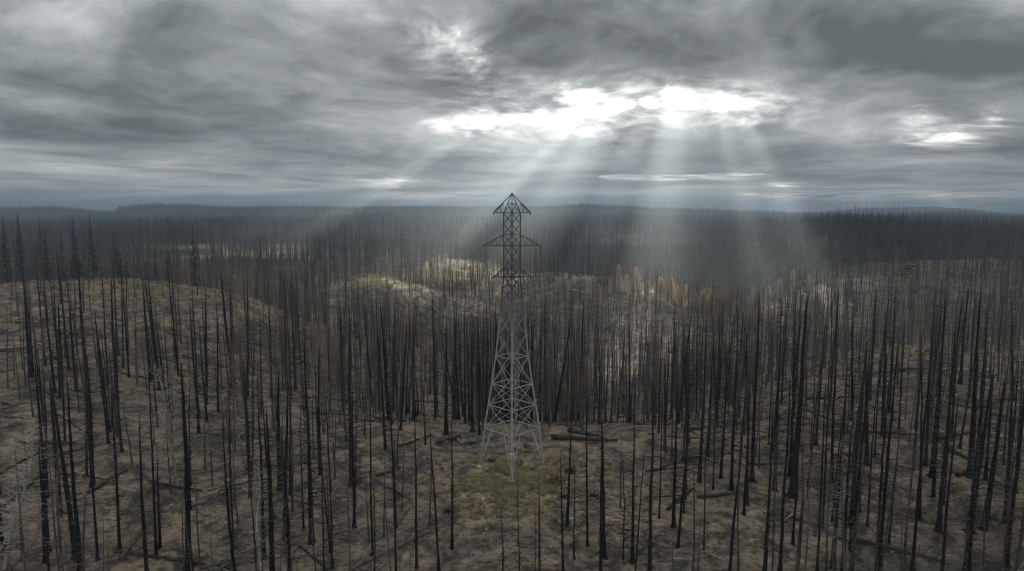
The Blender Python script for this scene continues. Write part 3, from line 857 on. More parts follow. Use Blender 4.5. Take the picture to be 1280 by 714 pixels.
def place_random():
    for i in ind:
        h = float(hgt[i]); r = rngT.random()
        bx, by = float(px[i]), float(py[i])
        if h < 12: kind = ["sapling", "bushy", "snag", "pole"][int(np.searchsorted([0.45, 0.6, 0.72], r))]
        elif h < 19: kind = ["pole", "twigs", "sapling"][int(np.searchsorted([0.55, 0.85], r))]
        else: kind = ["pole", "twigs", "spire", "stout"][int(np.searchsorted([0.22, 0.55, 0.82], r))]
        if kind == "snag": h = rngT.uniform(4, 9)
        lean = float(rngT.normal(0, 0.035)); 
        if rngT.random() < 0.03: lean = float(rngT.choice([-1, 1]) * rngT.uniform(0.08, 0.18))
        ld = math.pi / 2 + float(rngT.normal(0, 0.5))
        wide = float(rngT.uniform(0.75, 1.2))
        look = {"pole": "bare charred pole", "twigs": "twiggy charred trunk", "spire": "charred twiggy spire", "stout": "stout charred trunk",
                "sapling": "thin charred sapling", "snag": "broken charred snag", "bushy": "low twiggy burnt tree"}[kind]
        tall = "short" if h < 12 else "tall" if h > 22 else "middling"
        tilt = "leaning right" if lean > 0.05 else "leaning left" if lean < -0.05 else "upright"
        girth = "thick " if wide > 1.08 else "slim " if wide < 0.88 else ""
        label = f"{tall} {girth}{look}, {tilt}, {region(bx, by)}"
        place_tree(kind, int(rngT.integers(3)), float(x[i]), float(y[i]), h, float(rngT.uniform(0, 6.28)), lean, ld, label, "charred trees " + region(bx, by), wide=wide, z=float(z[i]) - 0.05)
        tree_xy.append((float(x[i]), float(y[i])))
place_random()

# ------------------------------------------------------------------ the rest of the stand and the far woods: merged stuff
def lod_tree(seed, h, r, nbr, L, br, lo=0.25, sides=5, rings=5, up=0.1, sub=0, crook=0.3):
    rng = np.random.default_rng(seed); mb = MB()
    path = trunk_path(rng, h, crook, rings); mb.tube(path, trunk_rad(rng, rings, r, 0.1, 0.3), sides)
    for i in range(nbr):
        f = lo + (0.99 - lo) * rng.random() ** 0.8; p = at_height(path, f * h); a = rng.uniform(0, 6.283)
        LL = L * (1.12 - f) / (1.12 - lo) * rng.uniform(0.5, 1.3) + 0.2
        d = np.array([math.cos(a), math.sin(a), up + rng.normal(0, 0.25)]); e = p + d * LL
        mb.spike(p, e, br * rng.uniform(0.6, 1.3))
        for _ in range(sub):
            s = p + (e - p) * rng.uniform(0.3, 0.9); dd = d + rng.normal(0, 0.7, 3)
            mb.spike(s, s + dd * LL * 0.4, br * 0.6)
    V, Q, T = mb.arrays()
    return V, Q, T, np.where(np.arange(len(V)) < rings * sides + 1, 0.25, 1.0)
def lod_round(seed, h, n, spread, br):
    """small burnt broadleaf: a short stem and a fan of fine ascending twigs"""
    rng = np.random.default_rng(seed); mb = MB()
    path = trunk_path(rng, h, 0.4, 5); mb.tube(path, trunk_rad(rng, 5, 0.11, 0.1, 0.3), 4)
    for i in range(n):
        f = rng.uniform(0.2, 0.95); p = at_height(path, f * h); a = rng.uniform(0, 6.283)
        LL = spread * math.sin(math.pi * min(0.98, f * 0.8 + 0.2)) * rng.uniform(0.5, 1.2)
        d = np.array([math.cos(a), math.sin(a), rng.uniform(0.2, 1.1)]); e = p + d * LL
        mb.spike(p, e, br)
        s = p + (e - p) * 0.5; mb.spike(s, s + (d + rng.normal(0, 0.6, 3)) * LL * 0.5, br * 0.7)
    return mb.arrays()
def lod_conifer(seed, h, rad, tiers, sprigs):
    """needled conifer: tiers of drooping sprigs with gaps between them"""
    rng = np.random.default_rng(seed); mb = MB()
    mb.tube([(0, 0, -0.5), (0, 0, h)], [0.25, 0.03], 4)
    for t in range(tiers):
        f = 0.12 + 0.88 * t / tiers
        for q in range(sprigs):
            a = rng.uniform(0, 6.283); L = rad * (1 - f) ** 0.8 * rng.uniform(0.55, 1.25) + 0.25
            c, s = math.cos(a), math.sin(a); z = f * h + rng.normal(0, 0.3)
            w = L * 0.32
            V = np.array([(0, 0, z), (c * L * 0.6 - s * w, s * L * 0.6 + c * w, z - 0.1 * L), (c * L, s * L, z - 0.42 * L), (c * L * 0.6 + s * w, s * L * 0.6 - c * w, z - 0.1 * L)])
            mb.add(V, [[0, 1, 2, 3]])
    return mb.arrays()

def merged(name, protos, pos, hts, h0, mat, seed, tone, label=None, lean=0.03, wide=(0.8, 1.25), cat=None):
    """one mesh holding a whole wood"""
    rng = np.random.default_rng(seed)
    n = len(pos); which = rng.integers(len(protos), size=n)
    VV, QQ, TT, TONE = [], [], [], []; off = 0
    for k, (V, Q, T, *wt) in enumerate(protos):
        s = np.nonzero(which == k)[0]
        if not len(s): continue
        a = rng.uniform(0, 6.283, len(s)); ca, sa = np.cos(a), np.sin(a)
        sz = hts[s] / h0[k]; sx = sz ** 0.6 * rng.uniform(*wide, len(s))
        X = (V[None, :, 0] * ca[:, None] - V[None, :, 1] * sa[:, None]) * sx[:, None]
        Y = (V[None, :, 0] * sa[:, None] + V[None, :, 1] * ca[:, None]) * sx[:, None]
        Z = V[None, :, 2] * sz[:, None]
        lx, ly = rng.normal(0, lean, len(s)), rng.normal(0, lean, len(s))
        X = X + Z * lx[:, None] + pos[s, 0][:, None]; Y = Y + Z * ly[:, None] + pos[s, 1][:, None]; Z = Z + pos[s, 2][:, None]
        VV.append(np.stack([X, Y, Z], -1).reshape(-1, 3))
        o = off + np.arange(len(s))[:, None, None] * len(V)
        if len(Q): QQ.append((Q[None] + o).reshape(-1, 4))
        if len(T): TT.append((T[None] + o).reshape(-1, 3))
        TONE.append((tone[s][:, None] * (wt[0] if wt else np.ones(len(V)))[None]).ravel()); off += len(V) * len(s)
    me = make_mesh(name, np.vstack(VV), [np.vstack(QQ) if QQ else [], np.vstack(TT) if TT else []], mat, {"tone": np.concatenate(TONE)})
    return tag(link(name, me), label, cat, kind="stuff")

def mid_density(x, y, d, a):
    ax = np.degrees(a)
    patch = 0.35 + 1.0 * fbm(x / 40, y / 40, 3, 61) + 0.5 * vnoise(x / 12, y / 12, 78)
    g = grassy_at(x, y)
    valley = (1 - sstep(16, 26, np.abs(ax - 3))) * (1 - sstep(300, 360, d))
    w = 0.26 + 0.46 * valley * (1 - 0.75 * np.exp(-((ax + 8) / 6) ** 2)) + 0.12 * sstep(12, 22, ax)
    return np.clip(patch * w * (1 - 1.7 * np.clip(g - 0.08, 0, 0.55)), 0, 1)
ax_, ay_ = sites(178, 400, int(0.085 * math.radians(92) / 2 * (400 ** 2 - 178 ** 2)), 46, 6, mid_density)
bx_, by_ = sites(400, 950, int(0.034 * math.radians(94) / 2 * (950 ** 2 - 400 ** 2)), 47, 7, lambda x, y, d, a: np.clip(0.55 + 0.8 * fbm(x / 90, y / 90, 3, 62), 0, 1) * (1 - 1.45 * np.clip(grassy_at(x, y) - 0.08, 0, 0.6)))
sx_, sy_ = x[rest], y[rest]
rngF = np.random.default_rng(31)
X1 = np.concatenate([ax_, sx_]); Y1 = np.concatenate([ay_, sy_])
H1 = np.concatenate([12 + 19 * rngF.beta(1.6, 1.6, len(ax_)), hgt[rest]])
Z1 = height(X1, Y1)
H1 = crown_limit(X1, Y1, Z1, H1, rngF)
# the stand keeps its burnt-over look: charred, with some paler, twiggy trees
mid_protos = [lod_tree(300 + i, 26, 0.15 + 0.035 * (i % 4), 60 + 26 * (i % 3), 1.6 + 0.4 * (i % 3), 0.034, 0.15, sub=1) for i in range(8)]
tone1 = np.clip(rngF.beta(1.2, 3.2, len(X1)) * 0.9, 0, 1)
parts_pos = np.stack([X1, Y1, Z1 - 0.1], 1)
far_protos = [lod_tree(330 + i, 28, 0.22, 34, 2.2, 0.06, 0.15, 4, 3) for i in range(6)]
Z2 = height(bx_, by_)
H2 = (10 + 19 * rngF.beta(1.5, 1.8, len(bx_))) * (0.75 + 0.8 * vnoise(bx_ / 45, by_ / 45, 92))
tone2 = np.clip(rngF.beta(1.3, 3.0, len(bx_)) * 0.9, 0, 1)

def build_burnt_forest():
    # two levels of detail joined into the one wood
    protos = mid_protos + far_protos
    pos = np.vstack([parts_pos, np.stack([bx_, by_, Z2 - 0.2], 1)])
    hts = np.concatenate([H1, H2]); tone = np.concatenate([tone1, tone2])
    rng = np.random.default_rng(41)
    n1 = len(parts_pos)
    which = np.concatenate([rng.integers(0, len(mid_protos), n1), len(mid_protos) + rng.integers(0, len(far_protos), len(bx_))])
    VV, QQ, TT, TONE = [], [], [], []; off = 0
    for k, (V, Q, T, *wt) in enumerate(protos):
        s = np.nonzero(which == k)[0]
        h0 = 26 if k < len(mid_protos) else 28
        a = rng.uniform(0, 6.283, len(s)); ca, sa = np.cos(a), np.sin(a)
        sz = hts[s] / h0; sx = sz ** 0.6 * rng.uniform(0.75, 1.3, len(s))
        X = (V[None, :, 0] * ca[:, None] - V[None, :, 1] * sa[:, None]) * sx[:, None]
        Y = (V[None, :, 0] * sa[:, None] + V[None, :, 1] * ca[:, None]) * sx[:, None]
        Z = V[None, :, 2] * sz[:, None]
        lx, ly = rng.normal(0, 0.03, len(s)), rng.normal(0, 0.03, len(s))
        X = X + Z * lx[:, None] + pos[s, 0][:, None]; Y = Y + Z * ly[:, None] + pos[s, 1][:, None]; Z = Z + pos[s, 2][:, None]
        VV.append(np.stack([X, Y, Z], -1).reshape(-1, 3))
        o = off + np.arange(len(s))[:, None, None] * len(V)
        QQ.append((Q[None] + o).reshape(-1, 4)); TT.append((T[None] + o).reshape(-1, 3))
        TONE.append((tone[s][:, None] * (wt[0] if wt else np.ones(len(V)))[None]).ravel()); off += len(V) * len(s)
    me = make_mesh("burnt_forest", np.vstack(VV), [np.vstack(QQ), np.vstack(TT)], M_FOREST, {"tone": np.concatenate(TONE)})
    tag(link("burnt_forest", me), "mass of charred bare trunks filling the valley and ridges behind the pylon", "burnt forest", kind="stuff")
build_burnt_forest()

def far_wood():
    protos = [lod_tree(360 + i, 28, 0.4, 12, 3.0, 0.16, 0.15, 3, 3) for i in range(5)]
    x, y = sites(950, 2600, int(0.0115 * math.radians(94) / 2 * (2600 ** 2 - 950 ** 2)), 47, 8, lambda x, y, d, a: np.clip(0.5 + 1.2 * fbm(x / 220, y / 220, 3, 63), 0.1, 1) * (1 - 1.5 * np.clip(grassy_at(x, y) - 0.05, 0, 0.6)) * (1 - 0.5 * sstep(1400, 2600, d)))
    z = height(x, y)
    merged("distant_burnt_forest", protos, np.stack([x, y, z - 0.3], 1), rngF.uniform(12, 30, len(x)) * (0.7 + 0.85 * vnoise(x / 80, y / 80, 93)), [28] * 5, M_FOREST, 51, np.clip(rngF.beta(1.3, 2.5, len(x)), 0, 1), "far belt of bare burnt trees below the hills", cat="burnt forest")
    # needled conifers: dark belts on the far ridges
    con = [lod_conifer(400 + i, 26, 3.6 + 0.4 * i, 12, 5) for i in range(4)]
    def dens(x, y, d, a):
        ax = np.degrees(a); belt = np.clip(0.25 + 1.6 * fbm(x / 260, y / 260, 3, 64), 0, 1)
        right = sstep(14, 20, ax) * np.exp(-((d - 1150) / 260) ** 2) + sstep(21, 26, ax) * np.exp(-((d - 740) / 90) ** 2) + sstep(18, 25, ax) * np.exp(-((d - 900) / 90) ** 2)
        left = sstep(24, 30, -ax) * np.exp(-((d - 480) / 80) ** 2) * 0.5
        return np.clip(belt * 0.22 * sstep(900, 1300, d) + right + left, 0, 1)
    x1, y1 = sites(380, 3000, int(0.013 * math.radians(94) / 2 * (3000 ** 2 - 380 ** 2)), 47, 9, dens)
    x2, y2 = sites(2600, 5200, int(0.0042 * math.radians(94) / 2 * (5200 ** 2 - 2600 ** 2)), 47, 10, lambda x, y, d, a: np.clip(0.2 + np.exp(-((d - 4250) / 330) ** 2) + 0.7 * np.exp(-((d - 2650) / 250) ** 2), 0, 1))
    x = np.concatenate([x1, x2]); y = np.concatenate([y1, y2]); z = height(x, y)
    merged("conifer_forest", con, np.stack([x, y, z - 0.3], 1), rngF.uniform(11, 31, len(x)) * np.where(np.hypot(x, y) > 2600, 0.85, 1), [26] * 4, M_GREEN, 52, rngF.uniform(0, 0.5, len(x)), "dark green conifers on the far ridges and the distant hills", cat="conifer forest")
far_wood()

def russet():
    protos = [lod_round(430 + i, 9, 60, 2.6, 0.030) for i in range(4)]
    def dens(x, y, d, a):
        return np.clip(0.1 + 1.5 * fbm(x / 45, y / 45, 3, 65), 0, 1) * clearing(x, y) * sstep(120, 170, d)
    x, y = sites(125, 560, int(0.018 * math.radians(92) / 2 * (560 ** 2 - 125 ** 2)), 46, 12, dens)
    # clumps the photograph shows
    rng = np.random.default_rng(77)
    ex, ey = [], []
    for (bx, by, d, n, r) in ((690, 470, 165, 16, 7), (380, 450, 190, 18, 10), (850, 385, 395, 70, 26), (900, 390, 385, 50, 20), (970, 350, 470, 40, 30), (1150, 330, 520, 60, 40), (1200, 380, 330, 40, 30), (610, 400, 330, 30, 20), (480, 420, 300, 30, 20)):
        v = pix_dir(bx, by); h = math.hypot(v[0], v[1])
        ex.append(d * v[0] / h + rng.normal(0, r, n)); ey.append(d * v[1] / h + rng.normal(0, r, n))
    x = np.concatenate([x] + ex); y = np.concatenate([y] + ey); z = height(x, y)
    merged("scorched_thicket", protos, np.stack([x, y, z - 0.1], 1), rng.uniform(7, 17, len(x)), [9] * 4, M_RUSSET, 53, rng.beta(1.3, 2, len(x)), "brown scorched twiggy undergrowth between the charred trunks", lean=0.06, cat="scorched thicket")
russet()

M_RUST = bark_mat("rusty_needles", (0.26, 0.205, 0.140), (0.50, 0.41, 0.285), 0.7)
let_light_through(M_RUST, 0.7)
def rusty_trees():
    rng = np.random.default_rng(88)
    protos = []
    for v in range(4):
        h = 12.0; path = trunk_path(rng, h, 0.3); tr = MB(); tr.tube(path, trunk_rad(rng, len(path), 0.14, 0.1), 6)
        cr = MB(); cr.tube(path[3:], np.full(len(path) - 3, 0.03), 3)
        for i in range(260):
            f = rng.uniform(0.18, 0.99); p = at_height(path, f * h); a = rng.uniform(0, 6.283)
            L = 3.1 * (1.08 - f) ** 0.6 * rng.uniform(0.4, 1.2)
            d = np.array([math.cos(a), math.sin(a), rng.normal(0.15, 0.3)]); e = p + d * L; cr.spike(p, e, 0.03)
            for q in range(4):       # sprays of dead needles
                c = p + (e - p) * rng.uniform(0.35, 1.05) + rng.normal(0, 0.12, 3); u = rng.normal(0, 1, 3); u /= np.linalg.norm(u); w = np.cross(u, rng.normal(0, 1, 3)); w /= np.linalg.norm(w)
                k = rng.uniform(0.12, 0.30); cr.add([c - u * k, c + w * k * 0.4, c + u * k, c - w * k * 0.4], [[0, 1, 2, 3]])
        protos.append((tr.mesh("trunk", M_CHAR, True), cr.mesh("crown", M_RUST)))
    clumps = [(812, 384, 405, 9, 9, "below the sunlit crest right of the pylon"), (868, 394, 405, 22, 14, "in the golden light at the right end of the ridge"), (915, 404, 405, 14, 10, "at the foot of the light shafts right of the ridge"),
              (690, 520, 172, 5, 4, "among black trunks just right of the pylon legs"), (980, 372, 520, 10, 16, "in the hazy valley right of the light shafts"), (1170, 372, 330, 12, 18, "behind the far right slope"),
              (385, 470, 200, 6, 7, "on the slope left of the pylon behind black trunks"), (560, 372, 440, 8, 14, "below the sunlit strip left of the pylon")]
    n = 0
    for (bx, by, d, cnt, r, where) in clumps:
        v = pix_dir(bx, by); hh = math.hypot(v[0], v[1])
        for i in range(cnt):
            x = d * v[0] / hh + rng.normal(0, r); y = d * v[1] / hh + rng.normal(0, r * 0.7); z = hz(x, y)
            o = link("scorched_tree", None); t, c = protos[n % 4]; link("trunk", t, o); link("crown", c, o)
            s = rng.uniform(0.6, 1.25); o.location = (x, y, z - 0.1); o.scale = (s, s, s * rng.uniform(0.75, 1.15)); o.rotation_euler = (0, 0, rng.uniform(0, 6.28))
            size = "small" if s < 0.8 else "large" if s > 1.05 else "middling"
            tag(o, f"{size} faded brown tree {where}", "scorched tree", "faded brown trees " + where); n += 1
rusty_trees()

# ------------------------------------------------------------------ single things
def bleached_trees():
    rng = np.random.default_rng(5)
    protos = []
    for v in range(3):
        path = trunk_path(rng, 10, 0.5)
        mb = MB(); mb.tube(path, trunk_rad(rng, len(path), 0.13, 0.1), 7)
        bb = branches(rng, path, 10, 0.06, 0.98, 130, 3.2, 0.036, 4, up=0.35, broken=0.1)
        protos.append((mb.mesh("trunk", M_BLEACH, True), bb.mesh("branches", M_BLEACH)))
    spots = [(6, 722, 566, "bleached dead tree with wild pale branches at the left edge"), (326, 716, 590, "pale dead tree with curled branches at the bottom left of the pylon"),
             (222, 610, 462, "pale dead tree with upswept branches half way down the left slope"), (322, 660, 585, "grey dead tree with ragged branches beside a black trunk left of the clearing"),
             (398, 560, 440, "grey twiggy dead tree behind the tallest trunk left of the clearing"), (1004, 470, 402, "grey dead tree with drooping branches on the right slope"),
             (880, 560, 470, "small grey dead tree near the top of the right slope")]
    for i, (bx, by, ty, label) in enumerate(spots):
        x, y, z = ground_at(bx, min(by, 713)); 
        h = max(3.0, (by - ty) * math.hypot(x, y) / FPX * 1.02)
        o = link("dead_tree", None); t, b = protos[i % 3]
        link("trunk", t, o); link("branches", b, o)
        o.location = (x, y, z - 0.1); o.rotation_euler = (0.03 * (i - 3), 0.05 * (3 - i), i * 1.3); o.scale = (h / 11, h / 11, h / 10)
        tag(o, label, "dead tree", "bleached dead trees")
bleached_trees()

def scorched_conifers():
    rng = np.random.default_rng(6)
    protos = []
    for v in range(3):
        mb = MB(); V, Q, T = lod_conifer(500 + v, 28, 2.1 + 0.4 * v, 24, 6); 
        tr = MB(); tr.tube([(0, 0, -0.5), (0, 0, 14), (0, 0, 28.3)], [0.36, 0.22, 0.04], 8)
        mb.add(V, Q, None)
        protos.append((tr.mesh("trunk", M_CHAR, True), mb.mesh("crown", M_GREEN)))
    spots = [(28, 352, 264), (60, 352, 283), (96, 354, 270), (118, 360, 266), (10, 356, 272), (146, 356, 284), (196, 356, 300), (244, 356, 282), (80, 350, 290)]
    names = ["tallest of the dark conifers by the left edge", "ragged dark conifer second from the left edge group, slightly shorter", "dark narrow conifer left of a taller twin on the left crest", "dark conifer with full crown at the front of the left crest",
             "dark conifer cut by the left edge of the view", "lower dark conifer right of the left crest group", "lone short dark conifer in the middle of the left crest", "narrow lone dark conifer towards the right of the left crest", "short dark conifer among the left crest group"]
    for i, (bx, by, ty) in enumerate(spots):
        v = pix_dir(bx, by); h_ = math.hypot(v[0], v[1]); d = 292 - 6 * (i % 3)
        x, y = d * v[0] / h_, d * v[1] / h_; z = hz(x, y)
        vt = pix_dir(bx, ty); zt = CAM_Z + vt[2] * d / math.hypot(vt[0], vt[1])
        o = link("conifer", None); t, c = protos[i % 3]; link("trunk", t, o); link("crown", c, o)
        s = (zt - z) / 28; o.location = (x, y, z - 0.2); o.scale = (s, s, s); o.rotation_euler = (0, 0, i * 2.1)
        tag(o, names[i], "conifer", "dark conifers on the left crest")
scorched_conifers()

def logs():
    rng = np.random.default_rng(8)
    def proto(L, r, stubs):
        mb = MB(); n = 10; xs = np.linspace(-L / 2, L / 2, n)
        pts = np.stack([xs, np.cumsum(rng.normal(0, 0.05, n)), np.cumsum(rng.normal(0, 0.03, n))], 1)
        rad = r * np.linspace(1.1, 0.45, n) * (1 + rng.normal(0, 0.06, n))
        mb.tube(np.vstack([pts[:1], pts]), np.concatenate([[0.01], rad]), 8)
        sb = MB(); sb.tube(pts[1:-1], np.full(n - 2, 0.02), 3)
        for _ in range(stubs):
            i = rng.integers(1, n - 1); a = rng.uniform(-0.6, 3.7); d = np.array([rng.normal(0.5, 0.5), math.cos(a), abs(math.sin(a)) + 0.1])
            twig(sb, rng, pts[i], d, rng.uniform(0.5, 2.2), 0.05, 1)
        return mb.mesh("stem", M_LOG, True), sb.mesh("broken_branches", M_TWIG)
    protos = [proto(12, 0.30, 12), proto(9, 0.24, 9), proto(15, 0.26, 18), proto(7, 0.34, 5)]
    lens = [12, 9, 15, 7]
    def place(ax, ay, bx, by, k, label, group, fat=1.0):
        zc = (hz(ax, ay) + hz(bx, by)) / 2
        mx, my = (ax + bx) / 2, (ay + by) / 2
        dx, dy, dz = bx - ax, by - ay, hz(bx, by) - hz(ax, ay)
        L = math.hypot(dx, dy)
        o = link("fallen_log", None); s, b = protos[k]; link("stem", s, o); link("broken_branches", b, o)
        o.location = (mx, my, max(zc, hz(mx, my)) + 0.16 * fat)
        o.rotation_euler = (0, -math.atan2(dz, L), math.atan2(dy, dx)); o.scale = (L / lens[k], fat, fat)
        return tag(o, label, "log", group)
    seen = [((690, 548), (773, 553), 0, 1.7, "thick black log lying right of the pylon feet"), ((712, 541), (748, 548), 3, 1.6, "short stout burnt log just behind the long one right of the pylon"),
            ((722, 533), (790, 527), 1, 1.0, "slim burnt log on the far edge of the pylon clearing"), ((575, 548), (545, 556), 3, 1.2, "short burnt log on the left edge of the pylon clearing"),
            ((468, 601), (516, 628), 1, 1.3, "grey lit log sloping right, left of the pylon clearing"), ((470, 598), (500, 588), 1, 1.0, "black log crossing a grey one left of the clearing"),
            ((985, 646), (1075, 680), 2, 1.3, "long black log slanting across the right slope"), ((1064, 676), (1225, 716), 2, 1.2, "longest black log running to the bottom right"),
            ((1050, 572), (1128, 622), 0, 1.0, "dark log slanting downhill high on the right slope"), ((1000, 512), (1060, 535), 1, 0.9, "dark log across the slope under the crowded right trunks"),
            ((835, 640), (868, 612), 1, 1.2, "burnt log propped uphill right of the clearing"), ((780, 706), (815, 680), 1, 1.0, "thin burnt log leaning over pale litter right of the pylon"),
            ((150, 700), (196, 640), 2, 1.0, "burnt log lying up the slope in the lower left"), ((110, 620), (160, 590), 1, 1.4, "thick black log on the left slope by the broken stump"),
            ((330, 584), (366, 590), 1, 1.2, "black log lying level left of the clearing"), ((500, 560), (540, 545), 1, 1.0, "burnt log at the top left corner of the clearing"),
            ((40, 486), (90, 500), 0, 1.0, "dark log high on the far left slope"), ((1180, 560), (1240, 590), 0, 1.0, "dark log on the far right slope below the green patch")]
    for (a, b, k, fat, label) in seen:
        p, q = ground_at(*a), ground_at(a[0] * 0 + b[0], min(b[1], 713))
        place(p[0], p[1], q[0], q[1], k, label, "fallen logs picked out by their size", fat)
    n = 0
    while n < 150:
        d = math.sqrt(rng.uniform(70 ** 2, 230 ** 2)); a = rng.uniform(-0.68, 0.68); x, y = d * math.sin(a), d * math.cos(a)
        if clearing(np.array([x]), np.array([y]))[0] < 0.9: continue
        k = int(rng.integers(4)); L = lens[k] * rng.uniform(0.6, 1.1); t = rng.normal(0.35, 0.7)
        dx, dy = math.cos(t) * L / 2, math.sin(t) * L / 2
        bx, by = base_pixel(np.array([x]), np.array([y])); reg = region(float(bx[0]), float(by[0]))
        size = "short" if L < 6.5 else "long" if L > 11 else "middling"
        place(x - dx, y - dy, x + dx, y + dy, k, f"{size} burnt log on the ground {reg}", "fallen logs " + reg, float(rng.uniform(0.4, 1.0)))
        n += 1
logs()

def shrubs():
    rng = np.random.default_rng(9)
    def proto(n, R, up, r, mat, name):
        mb = MB()
        for i in range(n):
            a = rng.uniform(0, 6.283); d = np.array([math.cos(a), math.sin(a), rng.uniform(0.3, up)]); d /= np.linalg.norm(d)
            o = np.array([rng.normal(0, R * 0.25), rng.normal(0, R * 0.25), -0.05])
            twig(mb, rng, o, d, R * rng.uniform(0.5, 1.1), r, 4, droop=0.1)
        return mb.mesh(name, mat)
    dark = [proto(70, 1.3, 1.4, 0.035, M_SHRUB, "burnt_shrub") for _ in range(2)]
    pale = [proto(60, 0.9, 1.0, 0.03, M_PALE, "pale_shrub") for _ in range(2)]
    d_spots = [(694, 604, 1.5, "large dark burnt bush right of the pylon's front foot"), (712, 592, 1.2, "dark bush between the large burnt bush and the right slope"), (704, 622, 1.1, "low dark bush in front of the large burnt bush"),
               (614, 578, 0.7, "small dark bush between the left pylon feet"), (668, 588, 0.6, "small dark tuft near the right pylon foot"), (742, 622, 1.0, "dark bush at the right edge of the grass clearing"),
               (660, 560, 0.7, "small dark bush inside the pylon legs"), (590, 556, 0.9, "dark bush by the short log left of the pylon"), (560, 640, 0.9, "dark low bush left of the pale shrub below the pylon")]
    p_spots = [(604, 656, 1.1, "brightest pale leafy shrub below the pylon, left of its front foot"), (655, 630, 0.8, "pale scrubby shrub just below the pylon's front foot"), (508, 655, 0.7, "pale green shrub low left of the pylon"),
               (452, 655, 0.8, "pale shrub at the foot of the tallest trunk left of the clearing"), (262, 655, 0.9, "pale whitish shrub low on the left slope"), (765, 625, 0.6, "pale shrub on the bare ground right of the clearing")]
    for spots, protos, nm, cat, grp in ((d_spots, dark, "burnt_bush", "bush", "dark burnt bushes"), (p_spots, pale, "pale_shrub", "shrub", "pale shrubs")):
        for i, (bx, by, s, label) in enumerate(spots):
            x, y, z = ground_at(bx, by); o = link(nm, protos[i % 2]); o.location = (x, y, z); o.rotation_euler = (0, 0, i * 1.7); o.scale = (s, s, s * 0.75)
            tag(o, label, cat, grp)
    # stones
    rock = []
    for v in range(3):
        mb = MB(); n = 8
        rings = []
        for k in range(n):
            t = k / (n - 1) * math.pi; rings.append((0, 0, -0.32 * math.cos(t)))
        mb.tube(rings, [max(0.02, 0.5 * math.sin(k / (n - 1) * math.pi)) for k in range(n)], 11)
        V, Q, T = mb.arrays(); V = V * (1 + 1.1 * (vnoise(V[:, 0] * 4 + v * 7, V[:, 1] * 4 + V[:, 2] * 5, 90 + v) - 0.5))[:, None]
        V[:, 0] *= 1.4
        rock.append(make_mesh("rock", V, [Q, T], M_STONE))
    r_spots = [(258, 645, 1.6, "pale stone low on the left slope beside the whitish shrub"), (1058, 625, 1.4, "pale rounded stone in the middle of the right slope"), (1010, 684, 1.2, "pale stone above the long black log"),
               (1120, 605, 1.5, "flat pale stone beside a slanting log on the right slope"), (990, 698, 1.7, "tan stone low on the right slope"), (605, 668, 0.9, "pale stone in front of the brightest pale shrub"),
               (1126, 634, 1.1, "grey stone below the flat pale one on the right slope"), (268, 665, 0.9, "small pale stone below the larger one on the left slope")]
    for i, (bx, by, s, label) in enumerate(r_spots):
        x, y, z = ground_at(bx, by); o = link("rock", rock[i % 3]); o.location = (x, y, z + 0.05); o.rotation_euler = (0.1, 0.05, i * 1.1); o.scale = (s * 0.6, s * 0.5, s * 0.55)
        tag(o, label, "rock", "pale stones on the slopes")
shrubs()

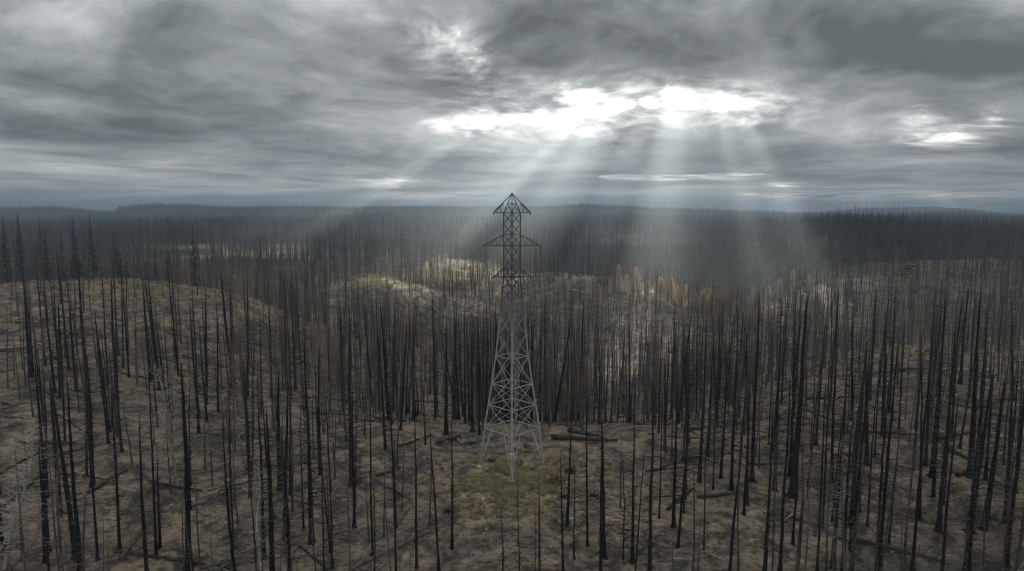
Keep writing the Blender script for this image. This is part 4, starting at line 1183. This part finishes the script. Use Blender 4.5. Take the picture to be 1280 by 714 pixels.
def grass_and_litter():
    rng = np.random.default_rng(10)
    # tussock: a fan of curved blades
    protos = []
    for v in range(4):
        mb = MB()
        for _ in range(26):
            a = rng.uniform(0, 6.283); o = np.array([rng.normal(0, 0.12), rng.normal(0, 0.12), -0.03]); L = rng.uniform(0.35, 0.8)
            d = np.array([math.cos(a) * 0.7, math.sin(a) * 0.7, 0.9]); mb.spike(o, o + d * L, 0.035)
        protos.append(mb.arrays())
    n = 2600; x = rng.normal(2, 9.5, n); y = rng.normal(107, 9, n)
    g = grassy_at(x, y) + 1.3 * fbm(x / 3.2, y / 3.2, 3, 71); k = g > 0.46; x, y = x[k], y[k]; z = height(x, y)
    x3, y3 = sites(330, 640, 60000, 40, 16, lambda x, y, d, a: np.clip(grassy_at(x, y) * 1.5 - 0.25 + 0.8 * fbm(x / 12, y / 12, 3, 74), 0, 1))
    z3 = height(x3, y3)
    x2, y2 = sites(72, 330, 34000, 42, 13, lambda x, y, d, a: np.clip(0.12 + grassy_at(x, y) * 1.3 + 1.2 * fbm(x / 7, y / 7, 3, 72), 0, 1))
    z2 = height(x2, y2)
    pos = np.vstack([np.stack([x, y, z], 1), np.stack([x2, y2, z2], 1), np.stack([x3, y3, z3], 1)])
    gh = np.concatenate([rng.uniform(0.5, 1.1, len(x) + len(x2)), rng.uniform(0.8, 2.0, len(x3))])
    merged("grass", protos, pos, gh, [0.8] * 4, M_GRASS, 54, np.clip(rng.beta(1.5, 2.5, len(pos)), 0, 1), "dry tussock grass on the clearing and the crests", cat="grass", lean=0.1)
    sticks = []
    for v in range(6):
        mb = MB(); L = 1.0
        p = np.array([[-0.5, 0, 0.05], [0.0, rng.normal(0, 0.08), 0.10], [0.5, rng.normal(0, 0.1), 0.04]]); mb.tube(p, [0.022, 0.020, 0.010], 3)
        for _ in range(v % 4):
            f = rng.uniform(-0.3, 0.4); mb.spike((f, 0, 0.07), (f + 0.25, rng.choice([-1, 1]) * 0.25, rng.uniform(0.02, 0.3)), 0.02)
        sticks.append(mb.arrays())
    x, y = sites(70, 480, 95000, 43, 14, lambda x, y, d, a: np.clip(0.4 + 1.2 * fbm(x / 12, y / 12, 3, 73), 0.05, 1) * (0.25 + 0.75 * clearing(x, y)))
    z = height(x, y); L = (rng.gamma(1.6, 0.55, len(x)) + 0.3) * (1 + sstep(180, 400, np.hypot(x, y)) * 1.6)
    big = rng.random(len(x)) < 0.05; L = np.where(big, L * 3.2, L); ltone = np.where(big, 0.12, rng.beta(0.5, 1.0, len(x)))
    merged("twig_litter", sticks, np.stack([x, y, z], 1), L, [1.0] * 6, M_LITTER, 55, ltone, "fallen twigs and splinters scattered over the burnt ground", cat="twig litter", wide=(0.9, 1.8))
grass_and_litter()
